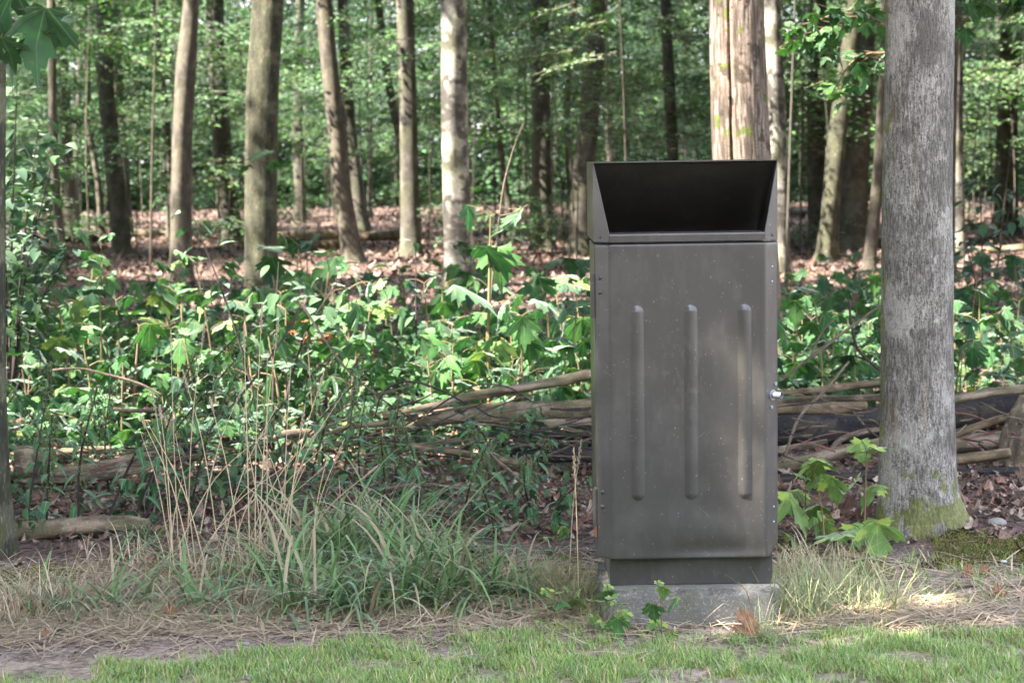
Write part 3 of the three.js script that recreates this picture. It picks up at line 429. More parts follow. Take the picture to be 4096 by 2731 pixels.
// the near ones
{
  const t1 = tree({ name: 'maple_tree', pts: [[2113, -10, 150], [2108, 350, 156], [2106, 700, 164], [2106, 950, 174], [2108, 1130, 186], [2113, 1250, 206]], d: 6.75, mat: M.greyTrunk, turns: 1, tile: 2.2, ring: 96, rings: 320, flare: 1.08, label: 'thick grey lichened maple trunk right of the litter bin with a mossy foot', height: 13, crown: 620, crad: [3.6, 3.6, 3.6], seed: 1, shape: (t, w, l) => 1 + 0.014 * (free(w * 9 + 3, l * 26, 311, 3) - 0.5) + 0.012 * Math.sin(5 * w + l * 4) + 0.02 * Math.sin(2 * w + l * 2) + 0.035 * Math.exp(-((l - 1.05) ** 2 / 0.02)) * Math.max(0, Math.cos(w - 4.5)) + (l < 0.4 ? (1 - l / 0.4) ** 2 * (0.10 * Math.max(0, Math.cos(w - 1.5)) ** 3 + 0.16 * Math.max(0, Math.cos(w - 4.6)) ** 3 + 0.06 * Math.sin(3 * w)) : 0) });
}
tree({ name: 'split_tree', pts: [[1692, -10, 124], [1697, 200, 128], [1704, 365, 134], [1725, 650, 132], [1738, 885, 138]], d: 11.4, mat: M.splitTrunk, turns: 1, tile: 1.6, ring: 200, rings: 90, flare: 1.05, label: 'sunlit reddish tan trunk split by a long dark crack behind the litter bin', height: 12, crown: 160, seed: 2, shape: (t, w, l) => { const c = 0.44 + 0.035 * Math.sin(l * 1.6) + 0.012 * Math.sin(l * 9), a = Math.min(Math.abs(w - c), 6.283 - Math.abs(w - c)); return 1 + 0.006 * Math.sin(6 * w + l * 5) - 0.40 * smooth(0.04, 0.02, a) * smooth(0.5, 1.2, l) + 0.006 * smooth(0.10, 0.05, a); } });
tree({ name: 'maple_tree', pts: [[-34, -10, 88], [-34, 500, 92], [-32, 900, 98], [-30, 1120, 108], [-28, 1285, 132]], d: 6.65, mat: M.mossy, ring: 32, rings: 80, tile: 0.5, flare: 1.12, label: 'grey trunk cut off by the left edge of the picture', height: 13, crown: 620, crad: [3.6, 3.6, 3.6], seed: 3 });
// trunks further back
const T = (label, mat, pts, o = {}) => tree({ pts, mat: M[mat], label, seed: 10 + pts[0][0] % 97, ...o });
T('thick mossy speckled trunk rising from the green undergrowth left of centre', 'mossy', [[617, -10, 70], [606, 200, 73], [600, 400, 72], [597, 690, 74]], { d: 17.5, name: 'maple_tree', ring: 26, tile: 0.45 });
T('pale trunk with a broken limb stub, between dark leaning trunk and mossy trunk', 'beechPale', [[440, -10, 34], [427, 150, 46], [419, 300, 45], [414, 640, 50]], { d: 22, tile: 0.7 });
T('dark trunk leaning to the right, third thick trunk from the left edge', 'beech', [[236, -10, 34], [243, 180, 36], [258, 330, 37], [273, 470, 40], [279, 575, 46]], { d: 29 });
T('slender trunk beside the dark leaning trunk, bent near its foot', 'beech', [[262, -10, 26], [270, 200, 26], [281, 350, 27], [292, 520, 30]], { d: 34, crown: 120 });
T('thin grey trunk left of the crooked bright sapling', 'beech', [[143, -10, 18], [148, 150, 20], [152, 300, 24], [160, 430, 26], [166, 525, 30]], { d: 37, crown: 110 });
T('thinnest straight trunk near the left edge behind the hornbeam leaves', 'beech', [[118, -10, 18], [121, 250, 20], [127, 420, 20], [146, 618, 23]], { d: 24, crown: 90 });
T('crooked slender sapling trunk shining in the sun', 'beechPale', [[196, 20, 11], [201, 180, 13], [203, 230, 14], [199, 262, 14], [214, 350, 14], [227, 430, 15], [233, 490, 17]], { d: 33, crown: 60, crad: [1.4, 2.6, 1.4], height: 8, tile: 0.4 });
T('brown trunk just left of the mossy speckled trunk', 'beech', [[494, -10, 40], [503, 220, 42], [514, 380, 44], [532, 552, 54]], { d: 31 });
T('pale trunk leaning right with its left side sunlit, right of the mossy trunk', 'beechPale', [[744, -10, 38], [758, 160, 38], [772, 300, 39], [788, 450, 40], [812, 612, 50]], { d: 25 });
T('dark trunk close behind the sunlit leaning trunk', 'beech', [[786, -10, 27], [797, 200, 29], [808, 330, 30], [828, 500, 40]], { d: 36, crown: 120 });
T('grey trunk in front of a thinner one, left of the birch', 'beech', [[929, -10, 40], [936, 200, 40], [940, 380, 41], [947, 600, 46]], { d: 26.5 });
T('thin pale trunk curving in behind the grey trunk left of the birch', 'beechPale', [[868, -10, 18], [884, 130, 19], [900, 230, 19], [921, 330, 18], [930, 470, 22]], { d: 33, crown: 90 });
T('white birch trunk with dark bands in the middle of the wood', 'birch', [[1040, -10, 58], [1043, 250, 60], [1047, 430, 62], [1056, 660, 70]], { d: 20.5, name: 'birch_tree', tile: 1.3, turns: 1, ring: 26 });
T('straight trunk halfway between the birch and the litter bin', 'beech', [[1239, -10, 43], [1242, 250, 44], [1243, 400, 45], [1249, 585, 54]], { d: 27.5 });
T('thin pale wavy trunk left of the leaning trunk by the bin', 'beechPale', [[1323, -10, 12], [1312, 60, 13], [1306, 180, 13], [1304, 330, 14], [1318, 470, 17]], { d: 33, crown: 60, height: 10 });
T('dark trunk leaning left, half behind the left edge of the litter bin', 'beech', [[1376, -10, 38], [1366, 140, 42], [1352, 280, 46], [1337, 430, 48], [1334, 600, 54]], { d: 26 });
T('thin pale crooked stem between the birch and the straight trunk', 'beechPale', [[1124, -10, 10], [1130, 100, 11], [1142, 240, 11], [1152, 360, 13], [1180, 520, 16]], { d: 30, crown: 50, height: 9 });
T('narrow trunk rising behind the middle of the litter bin', 'beech', [[1528, -10, 24], [1538, 200, 26], [1546, 360, 27], [1548, 570, 30]], { d: 29 });
T('sunlit pale birch trunk just right of the split trunk', 'birch', [[1772, -10, 40], [1778, 150, 41], [1784, 300, 42], [1790, 620, 46]], { d: 21, name: 'birch_tree', tile: 1.3, turns: 1 });
T('grey-brown trunk between the litter bin and the leaning mossy trunk', 'beech', [[1878, -10, 40], [1876, 250, 42], [1878, 450, 42], [1880, 580, 48]], { d: 28 });
T('mossy green trunk leaning left, right of the litter bin', 'mossy', [[1968, -10, 36], [1948, 140, 38], [1926, 300, 42], [1908, 470, 42], [1898, 625, 50]], { d: 23.5, tile: 0.6 });
T('broad pale trunk behind the leaning mossy trunk', 'beechPale', [[1988, -10, 44], [1978, 250, 50], [1966, 430, 58], [1958, 570, 76]], { d: 27 });
T('slim tan trunk leaning left beside the thick grey trunk', 'beechPale', [[2034, -10, 20], [2026, 250, 24], [2012, 450, 26], [1994, 660, 32]], { d: 21, crown: 80 });
T('dark banded trunk just right of the thick grey trunk', 'birch', [[2198, -10, 28], [2196, 200, 30], [2198, 420, 32], [2202, 580, 36]], { d: 24, name: 'birch_tree', tile: 1.3, turns: 1 });
T('dim brown trunk in the shade at the right edge', 'beech', [[2322, -10, 44], [2316, 250, 46], [2308, 560, 54]], { d: 30 });
T('thin grey sloping stem left of the pale stubbed trunk', 'beech', [[360, 60, 9], [375, 190, 12], [388, 320, 14], [392, 560, 18]], { d: 35, crown: 50, height: 9 });
T('dim slender trunk behind the mossy speckled trunk', 'beech', [[690, -10, 20], [684, 250, 22], [690, 480, 26]], { d: 42, crown: 80 });
T('dim slender trunk right of the narrow trunk above the bin', 'beech', [[1574, -10, 14], [1570, 200, 16], [1574, 420, 18]], { d: 44, crown: 80 });
// nameless trunks far back between the others
{ const r = rng(611); for (let i = 0; i < 18; i++) { const d = rr(40, 66, r), x = rr(30, 2340, r), lean = rr(-22, 22, r), w = rr(9, 19, r), v = (155 + 2645 / d) / S; tree({ pts: [[x + lean, -10, w * 0.85], [x + lean * 0.4, 220, w * 0.93], [x, v, w * 1.2]], d, mat: pick([M.beech, M.beechPale, M.beech], r), label: 'slim trunk far back in the wood, half veiled by leaves', group: 'distant trunks between the leaves', seed: 700 + i, ring: 8, rings: 14, crown: 70, branches: 0 }); } }
// the wood goes on left of the frame, between the camera and the sun: these crowns shade the bin and the glade
function sideTree(x, z, h, i) {
  const r = rng(900 + i), b = onGround(x, z), q = rr(0.13, 0.2, r), lx = rr(-0.5, 0.5, r), lz = rr(-0.5, 0.5, r), g = thing('beech_tree', 'leafy beech of the wood edge standing outside the picture', 'tree', b, 'shading trees beside the picture');
  obj('trunk', localise(limb([V(x, b.y - 0.2, z), V(x, b.y + 0.4, z), V(x + lx * 0.4, h * 0.4, z + lz * 0.4), V(x + lx, h * 0.7, z + lz), V(x + lx, h, z + lz)], [q * 1.4, q * 1.05, q * 0.85, q * 0.6, q * 0.15], { ring: 14, seg: 24, tile: 0.7, capStart: false, shape: (t, w, l) => 1 + 0.05 * Math.sin(3 * w + l) }), b), pick([M.beech, M.mapleBark, M.beechPale], r), g);
  crownOn(g, b, V(x + lx, h * 0.66, z + lz), V(3.3, h * 0.33, 3.3), h < 14 ? 560 : 430, r, { scale: [1, 1.7] });
  return g;
}
[[-4.6, 2.6, 11], [-6.4, 0.6, 13], [-7.4, 4.2, 13], [-9.6, 1.8, 15], [-5.4, 5.6, 12], [-9, 6.8, 14], [-6.2, -3.2, 13], [-9.8, -2.4, 15], [-8.0, -7.0, 15], [-11.5, -6.0, 16], [-12.5, 3.5, 16], [-12, -12, 16], [-15, -18, 16], [-14.5, -9, 16], [-17, -26, 17], [-20, -34, 17], [-3.6, -6.5, 11], [-6.2, -12, 13], [5.2, -3.4, 12], [6.8, -9.0, 13], [4.6, -14.5, 13], [8.8, -20, 14]].forEach(([x, z, h], i) => sideTree(x, z, h, i));

// ------------------------------------------------------------------ understorey: young beeches with flat layers of leaves
function youngBeech(x, z, h, n, low, i, spread = 1.5) {
  const r = rng(1300 + i), b = onGround(x, z), lx = rr(-0.4, 0.4, r), g = thing('young_beech', 'young beech with flat leafy layers in the understorey', 'young tree', b, 'young beeches filling the space between the trunks'), q = rr(0.005, 0.014, r);
  obj('trunk', limb([V(0, -0.1, 0), V(lx * 0.3, h * 0.4, rr(-0.2, 0.2, r)), V(lx, h, rr(-0.3, 0.3, r))], [q * 1.3, q, q * 0.2], { ring: 6, seg: 8, capStart: false }), pick([M.beech, M.beechPale], r), g);
  const lists = SPRAY.map(() => []), whorls = Math.round(n / 7);
  for (let k = 0; k < whorls; k++) {
    const y = mix(low, h, (k + rr(0, 0.9, r)) / whorls), a = rr(0, 6.28, r), len = spread * mix(1, 0.45, clamp((y - low) / (h - low))) * rr(0.6, 1.15, r);
    for (let j = 0; j < 7; j++) { const t = (j + 0.5) / 7, p = V(lx * y / h + Math.cos(a) * len * t + rr(-0.25, 0.25, r), y + 0.25 * t - 0.1 * t * t + rr(-0.06, 0.06, r), Math.sin(a) * len * t + rr(-0.25, 0.25, r)); if (inShaft(p.clone().add(b), 0.3)) continue; lists[j % 3].push(mat4(p, rr(-0.25, 0.25, r), -a + rr(-0.9, 0.9, r), rr(-0.3, 0.15, r), rr(0.75, 1.25, r))); }
  }
  const warm = r() < 0.3 ? 1.25 : 1; lists.forEach((l, k) => { if (l.length) instances('foliage', SPRAY[k], foliageMat, l, g, () => { const t = r(), w = rr(0.8, 1.3, r); return lin(warm * w * mix(0.028, 0.080, t), w * mix(0.115, 0.205, t), w * mix(0.018, 0.026, t)); }); });
}
{
  const r = rng(1201); let i = 0;
  for (let k = 0; k < 170; k++) { const d = rr(26, 54, r), x = rr(-0.33, 0.33, r) * d; youngBeech(x, 5.5 - d, rr(4, 8, r), 84, rr(1.3, 2.2, r), i++, 1.7); }
  for (let k = 0; k < 34; k++) { const d = rr(19, 30, r), x = rr(-0.31, 0.31, r) * d; youngBeech(x, 5.5 - d, rr(2.6, 5.5, r), 28, rr(1.3, 2.2, r), i++, 1.1); }
  for (let k = 0; k < 18; k++) { const d = rr(24, 48, r), x = rr(-0.33, 0.33, r) * d; youngBeech(x, 5.5 - d, rr(0.7, 1.9, r), 35, 0.2, i++, 0.9); }
}
// the wood closes far behind
{
  const r = rng(1401), lists = CLUMP.map(() => []);
  for (let k = 0; k < 15000; k++) { const d = rr(52, 84, r), p = V(rr(-0.42, 0.42, r) * d, 14 * Math.pow(r(), 1.4), 5.5 - d); if (inShaft(p, 0)) continue; lists[k % 3].push(mat4(p, rr(-0.4, 0.4, r), rr(0, 6.28, r), rr(-0.4, 0.4, r), rr(1.1, 1.9, r))); }
  for (let k = 0; k < 7000; k++) { const d = rr(16, 56, r), side = r() < 0.5 ? -1 : 1, x = side * (0.36 * d + 2.5 + 9 * r()), p = V(x, 12 * r(), 5.5 - d); if (inShaft(p, 2.0)) continue; lists[k % 3].push(mat4(p, rr(-0.4, 0.4, r), rr(0, 6.28, r), rr(-0.4, 0.4, r), rr(1.6, 2.4, r))); }
  for (let k = 0; k < 5200; k++) { const a = rr(-0.2, Math.PI + 0.2, r), d = rr(60, 95, r), x = Math.cos(a) * d, z = -Math.sin(a) * d; if (Math.abs(x / z) < 0.45) continue; lists[k % 3].push(mat4(V(x, rr(0.2, 12, r), z), rr(-0.4, 0.4, r), rr(0, 6.28, r), rr(-0.4, 0.4, r), rr(2.2, 3.2, r))); }
  for (let k = 0; k < 5200; k++) { const p = V(rr(-42, 42, r), 8.2 * r(), rr(20, 33, r)); lists[k % 3].push(mat4(p, rr(-0.4, 0.4, r), rr(0, 6.28, r), rr(-0.4, 0.4, r), rr(2.0, 3.0, r))); }
  lists.forEach((l, k) => { instances('distant_woodland', CLUMP[k], foliageMat, l, null, () => { const t = r(), w = rr(0.75, 1.3, r); return lin(w * mix(0.024, 0.056, t), w * mix(0.105, 0.175, t), w * mix(0.02, 0.028, t)); }); });
}

// ------------------------------------------------------------------ maple seedlings of the undergrowth
const stemMat = std({ color: lin(0.16, 0.11, 0.06), roughness: 0.8 }), petMat = std({ color: lin(0.22, 0.17, 0.07), roughness: 0.7 });
function mapleSeedling(seed, h, pairs, size, tones, { woody = 0.006, lean = 0.1 } = {}) {
  const r = rng(seed), g = new THREE.Group(), lx = rr(-lean, lean, r) * h, lz = rr(-lean, lean, r) * h, stem = [V(0, -0.03, 0), V(lx * 0.3, h * 0.5, lz * 0.3), V(lx, h, lz)], parts = [limb(stem, [woody, woody * 0.8, woody * 0.45], { ring: 5, seg: 8 })];
  const curve = new THREE.CatmullRomCurve3(stem, false, 'centripetal'); let a = rr(0, 6.28, r); const leaves = [];
  for (let k = 0; k < pairs; k++) {
    const t = mix(0.22, 1, pairs > 1 ? k / (pairs - 1) : 1), p = curve.getPoint(t); a += Math.PI / 2 + rr(-0.4, 0.4, r);
    for (const s of [0, Math.PI]) {
      const b = a + s + rr(-0.3, 0.3, r), pl = size * rr(0.6, 1.25, r) * mix(1.1, 0.6, t), up = rr(0.15, 0.7, r), e = V(p.x + Math.cos(b) * pl, p.y + pl * up, p.z + Math.sin(b) * pl), sz = size * rr(0.7, 1.15, r) * (k === pairs - 1 ? 0.8 : 1);
      parts.push(limb([p, p.clone().lerp(e, 0.5).add(V(0, pl * 0.12, 0)), e], [0.0022, 0.0018, 0.0015], { ring: 3, seg: 4 })); leaves.push([e, b, sz, rr(-0.1, 1.2, r), rr(-0.6, 0.6, r)]);
    }
  }
  const st = mergeGeometries(parts); const sm = new THREE.Mesh(st, r() < 0.4 ? petMat : stemMat); sm.name = 'stem'; sm.castShadow = sm.receiveShadow = true; g.add(sm);
  for (const [e, b, sz, droop, roll] of leaves) { const m = new THREE.Mesh(pick(MLEAF, r), pick(tones, r)); m.name = 'leaf'; m.castShadow = m.receiveShadow = true; m.position.copy(e); m.scale.setScalar(sz); m.rotation.set(0, 0, 0); m.quaternion.setFromEuler(new THREE.Euler(0, -b - Math.PI / 2 + Math.PI, 0, 'YXZ')).multiply(new THREE.Quaternion().setFromEuler(new THREE.Euler(-Math.PI / 2 - droop, roll, 0, 'YXZ'))); g.add(m); }
  return g;
}
function place(proto, base, pos, turn, scale, label, category, group) { const c = proto.clone(); c.name = numbered(base); c.position.copy(pos); c.rotation.y = turn; c.scale.setScalar(scale); c.userData = { label, category }; if (group) c.userData.group = group; scene.add(c); return c; }
const dull = [MAPLE[0], MAPLE[1], MAPLE[3], MAPLE[0], MAPLE[2]], bright = [MAPLE[2], MAPLE[0], MAPLE[2], MAPLE[0], MAPLE[2], MAPLE[4]];
const protoS = []; for (let i = 0; i < 16; i++) protoS.push(mapleSeedling(1500 + i, rr(0.34, 0.6), 3 + (i % 3), rr(0.10, 0.15), i % 4 === 3 ? bright : dull));
{
  const r = rng(1601), sp = []; let n = 0, guard = 0;
  while (n < 296 && guard++ < 6000) {
    const u = rr(-0.32, 0.33, r), d = (u > 0.14 ? 9.35 : 8.85) + 6.0 * Math.pow(r(), 1.7), x = u * d, z = 5.5 - d; const s = 2352 / 2 + u * FOCAL / S;
    if (s > 1480 && s < 1700 && r() < 0.75) continue; if (Math.hypot(x - 2.0, z + 5.9) < 0.35) continue;
    if (sp.some(([a, b]) => Math.hypot(a - x, b - z) < 0.15)) continue; sp.push([x, z]); n++;
    const right = u > 0.14; place(pick(protoS, r), 'maple_seedling', onGround(x, z), rr(0, 6.28, r), (right ? rr(0.75, 1.25, r) : rr(0.6, 1.55, r)) * mix(1.08, 0.85, (d - 8.75) / 6.6), right ? 'maple seedling in the green undergrowth on the right, behind the logs' : 'maple seedling in the dense green undergrowth left of the bin, behind the logs', 'seedling', right ? 'maple seedlings right of the bin' : 'maple seedlings left of the bin');
  }
}
// low leaves of countless first-year plants under the seedlings
{
  const r = rng(1651), kinds = [0, 1, 2, 3].map(() => []), kb = [[], []];
  for (let i = 0; i < 5200; i++) { const u = rr(-0.33, 0.34, r), d = 8.55 + 6.2 * Math.pow(r(), 1.4), x = u * d, z = 5.5 - d; if (u > 0.14 && d < 9.2) continue; const s = rr(0.035, 0.10, r), p = onGround(x, z, rr(0.03, 0.30, r)), m = mat4(p, -Math.PI / 2 - rr(-0.2, 1.1, r), rr(0, 6.28, r), rr(-0.4, 0.4, r), s); i % 3 ? kinds[i % 4].push(m) : kb[i % 2].push(mat4(p, -Math.PI / 2 - rr(-0.3, 0.9, r), rr(0, 6.28, r), 0, s * 1.1)); }
  for (let i = 0; i < 2600; i++) { const d = rr(6.8, 8.7, r), x = rr(-0.30, 0.03, r) * d, z = 5.5 - d; if (free(x * 1.6 + 15, z * 1.6 + 15, 55) < 0.47) continue; const p = onGround(x, z, rr(0.02, 0.20 + 0.16 * smooth(7.4, 8.6, d), r)); (i % 3 ? kb[i % 2] : kinds[i % 4]).push(mat4(p, -Math.PI / 2 - rr(-0.2, 1.0, r), rr(0, 6.28, r), rr(-0.4, 0.4, r), rr(0.025, 0.055, r))); }
  kinds.forEach((l, k) => instances('undergrowth_leaves', MLEAF[k * 2 + 1], MAPLE[k], l, null)); kb.forEach((l, k) => instances('undergrowth_leaves', BLEAF[k], BEECH[k], l, null));
}
// single young maples that stand out
place(mapleSeedling(1701, 1.14, 5, 0.21, [MAPLE[2], MAPLE[5], MAPLE[0]], { woody: 0.010, lean: 0.02 }), 'maple_sapling', (() => { const p = at(1120, 880, 8.9); p.y = ground(p.x, p.z); return p; })(), 0.6, 1, 'tallest maple sapling, large pale leaves on a brown stem left of the bin', 'sapling');
place(mapleSeedling(1705, 0.62, 3, 0.19, [MAPLE[2], MAPLE[0]], { woody: 0.008, lean: 0.03 }), 'maple_sapling', (() => { const p = at(1200, 880, 8.7); p.y = ground(p.x, p.z); return p; })(), 2.1, 1, 'shorter maple sapling right beside the tallest one, above the fallen trunk', 'sapling');
place(mapleSeedling(1711, 1.22, 3, 0.15, [MAPLE[5], MAPLE[5], MAPLE[2]], { woody: 0.006 }), 'maple_sapling', (() => { const p = at(1345, 860, 9.1); p.y = ground(p.x, p.z); return p; })(), 1.0, 1, 'yellow-green maple sapling peeping out past the left edge of the bin', 'sapling');
place(mapleSeedling(1717, 1.0, 3, 0.16, [MAPLE[2], MAPLE[0]], { woody: 0.006 }), 'maple_sapling', (() => { const p = at(250, 860, 10); p.y = ground(p.x, p.z); return p; })(), 0.3, 1, 'tall maple sapling with upright leaves in the left undergrowth', 'sapling');
[[60, 900, 10.4, 0.95, 1741, 'leftmost tall maple sapling beside the hornbeam shrub'], [165, 880, 9.8, 0.80, 1743, 'maple sapling with pale leaves right of the hornbeam shrub'], [370, 870, 9.9, 0.85, 1745, 'tall maple sapling before the pale stubbed trunk'], [500, 880, 9.5, 0.92, 1747, 'bright tall maple sapling just left of the mossy speckled trunk'], [860, 850, 10, 0.72, 1749, 'maple sapling rising between the mossy trunk and the birch']].forEach(([x, y, d, h, seed, label]) => { const p = at(x, y, d); p.y = ground(p.x, p.z); place(mapleSeedling(seed, h, 5, 0.15, [MAPLE[2], MAPLE[0], MAPLE[5]], { woody: 0.006, lean: 0.12 }), 'maple_sapling', p, seed, 1, label, 'sapling'); });
{ // the cluster at the foot of the grey trunk, yellow-green, five thin stems
  const b = gnd(1905, 1275), y = [MAPLE[5]];
  [[1850, 1255, 0.24, 0.125, 1721, 'yellow-green maple seedling at the left of the cluster by the grey trunk'], [1895, 1262, 0.30, 0.14, 1722, 'yellow-green maple seedling in the middle of the cluster by the grey trunk'], [1985, 1268, 0.36, 0.145, 1723, 'largest yellow-green maple seedling, its leaf hanging before the grey trunk']].forEach(([x, yy, h, s, seed, label], i) => { const p = gnd(x, yy); place(mapleSeedling(seed, h, 3, s, y, { woody: 0.004, lean: 0.15 }), 'maple_seedling', p, [0.4, 1.5, 2.9][i], 1, label, 'seedling'); });
}
[[1390, 1455, 0.13, 0.055, 1731, 'small maple seedling at the left corner of the concrete block'], [1430, 1462, 0.10, 0.055, 1732, 'small yellowing maple seedling before the concrete block'], [1520, 1462, 0.14, 0.06, 1733, 'small bright maple seedling before the middle of the concrete block'], [1275, 1440, 0.10, 0.055, 1734, 'small maple seedling in the grass left of the concrete block'], [1325, 1420, 0.09, 0.05, 1735, 'tiny maple seedling between grass tuft and concrete block'], [1270, 1290, 0.12, 0.06, 1736, 'pale maple seedling on the straw left of the bin']].forEach(([x, y, h, s, seed, label]) => place(mapleSeedling(seed, h, 3, s * 1.0, [MAPLE[2], MAPLE[5], MAPLE[5]], { woody: 0.0025, lean: 0.2 }), 'maple_seedling', gnd(x, y), seed, 1, label, 'seedling'));
// overhanging maple twigs: near at the top left, and both sides of the grey trunk
function twig(name, label, from, to, sag, n, size, tones, seed, owner) {
  const r = rng(seed), g = thing(name, label, 'branch', from), mid = from.clone().lerp(to, 0.5).add(V(0, sag, 0)), c = new THREE.CatmullRomCurve3([from, mid, to]), parts = [limb([from, mid, to].map((p) => p.clone().sub(from)), [0.007, 0.005, 0.003], { ring: 6, seg: 10 })], lv = [];
  for (let i = 0; i < n; i++) { const t = mix(0.1, 1, i / (n - 1)), p = c.getPoint(t).sub(from), a = rr(0, 6.28, r), l = (n > 20 ? 0.2 : size) * rr(0.4, 1.2, r), e = p.clone().add(V(Math.cos(a) * l, rr(-0.5, 0.5, r) * l, Math.sin(a) * l * 0.8)); parts.push(limb([p, e], [0.002, 0.0015], { ring: 3, seg: 2 })); const m = new THREE.Mesh(pick(MLEAF, r), pick(tones, r)); m.name = 'leaf'; m.castShadow = m.receiveShadow = true; m.position.copy(e); m.scale.setScalar(size * rr(0.75, 1.15, r)); m.quaternion.setFromEuler(new THREE.Euler(0, -a + Math.PI / 2, 0)).multiply(new THREE.Quaternion().setFromEuler(new THREE.Euler(-Math.PI / 2 - rr(0.1, 1.0, r), rr(-0.5, 0.5, r), 0, 'YXZ'))); lv.push(m); }
  obj('twig', mergeGeometries(parts), stemMat, g); lv.forEach((m) => g.add(m)); return g;
}
twig('maple_branch', 'large dim maple leaves hanging into the top left corner', at(-260, -60, 4.1), at(100, 90, 4.3), 0.03, 16, 0.13, [MAPLE[3], MAPLE[0], MAPLE[1]], 1803);
twig('maple_branch', 'maple branch with bright leaves left of the grey trunk at the top', at(2060, 60, 9.4), at(1790, 110, 9.8), 0.12, 44, 0.10, [MAPLE[2], MAPLE[0], MAPLE[2]], 1805);
twig('maple_branch', 'maple leaves dropping beside the split trunk, below the bright branch', at(2040, 120, 9.8), at(1900, 230, 9.9), 0.1, 26, 0.095, [MAPLE[0], MAPLE[2]], 1807);
twig('maple_branch', 'bright maple leaves in the top right corner', at(2420, -40, 9), at(2200, 60, 9.4), 0.1, 44, 0.10, [MAPLE[2], MAPLE[0], MAPLE[2]], 1809);
twig('maple_branch', 'tiny leafy shoot growing from the mossy speckled trunk', at(606, 372, 17.2), at(545, 372, 16.9), 0.03, 6, 0.16, [MAPLE[2]], 1811);

// hornbeam shrub at the left edge and beech twigs among the seedlings
function leafyShrub(name, label, base, stems, leaf, seed, tones, category = 'shrub', n = 40) {
  const r = rng(seed), g = thing(name, label, category, base);
  for (const [to, sag] of stems) {
    const t = to.clone().sub(base), mid = t.clone().multiplyScalar(0.5).add(V(0, sag, 0)), pts = [V(0, -0.03, 0), mid, t], c = new THREE.CatmullRomCurve3(pts); obj('stem', limb(pts, [0.008, 0.006, 0.002], { ring: 5, seg: 10 }), M.stickDark, g);
    for (let i = 0; i < n; i++) { const q = mix(0.3, 1, i / n), p = c.getPoint(q), a = rr(0, 6.28, r), l = rr(0.02, 0.22, r) * (1.2 - q * 0.7); const m = new THREE.Mesh(pick(BLEAF, r), pick(tones, r)); m.name = 'leaf'; m.castShadow = m.receiveShadow = true; m.position.set(p.x + Math.cos(a) * l, p.y + rr(-0.06, 0.1, r), p.z + Math.sin(a) * l); m.scale.setScalar(leaf * rr(0.7, 1.2, r)); m.rotation.set(-Math.PI / 2 + rr(-0.6, 0.6, r), 0, 0); m.quaternion.premultiply(new THREE.Quaternion().setFromEuler(new THREE.Euler(rr(-0.3, 0.3, r), -a - Math.PI / 2 + rr(-0.5, 0.5, r), rr(-0.3, 0.3, r)))); g.add(m); }
  }
}
leafyShrub('hornbeam_shrub', 'hornbeam shrub with many small leaves at the left edge', gnd(20, 960), [[at(40, 180, 9.4), 0.1], [at(130, 330, 9.6), 0.15], [at(90, 470, 9.2), 0.1], [at(10, 340, 9.0), 0.1], [at(170, 560, 9.4), 0.15], [at(-20, 560, 9), 0.1], [at(90, 280, 9.8), 0.1]], 0.085, 1901, [BEECH[0], BEECH[1], BEECH[2], MAPLE[4]].slice(0, 3), 'shrub', 64);
leafyShrub('beech_seedling', 'beech seedling with toothed leaves rising before the mossy speckled trunk', (() => { const p = at(620, 900, 9); p.y = ground(p.x, p.z); return p; })(), [[at(445, 500, 9.0), 0.08], [at(640, 600, 9.1), 0.1], [at(780, 640, 9.0), 0.15]], 0.085, 1903, [BEECH[1], BEECH[0]], 'seedling', 22);
leafyShrub('beech_seedling', 'slim beech seedling with pale leaf tips left of the tallest maple sapling', (() => { const p = at(955, 860, 9.6); p.y = ground(p.x, p.z); return p; })(), [[at(955, 560, 9.6), 0.02]], 0.08, 1905, [BEECH[1]], 'seedling', 16);
leafyShrub('rowan_shrub', 'dim feathery shrub right of the thick grey trunk', (() => { const p = at(2260, 760, 13); p.y = ground(p.x, p.z); return p; })(), [[at(2250, 380, 13), 0.1], [at(2330, 430, 13.4), 0.1], [at(2220, 560, 12.8), 0.1], [at(2340, 600, 13), 0.1]], 0.10, 1907, [BEECH[0], BEECH[2]], 'shrub', 36);
// withered orange leaves in the undergrowth
{ const b = (() => { const p = at(720, 830, 8.9); p.y = ground(p.x, p.z); return p; })(), g = thing('withered_seedling', 'withered seedling with crisp orange leaves in the left undergrowth', 'seedling', b), r = rng(1951), o = std({ color: lin(0.30, 0.12, 0.045), map: deadMap, side: THREE.DoubleSide }); obj('stem', limb([V(0, -0.02, 0), at(705, 760, 8.9).sub(b)], [0.004, 0.002], { ring: 4, seg: 4 }), stemMat, g); for (let i = 0; i < 8; i++) { const m = obj('leaf', pick(DLEAF, r), o, g); m.position.copy(at(rr(655, 760, r), rr(738, 790, r), 8.9).sub(b)); m.scale.setScalar(rr(0.03, 0.05, r)); m.rotation.set(rr(-1, 1, r), rr(0, 6, r), rr(-1, 1, r)); } }

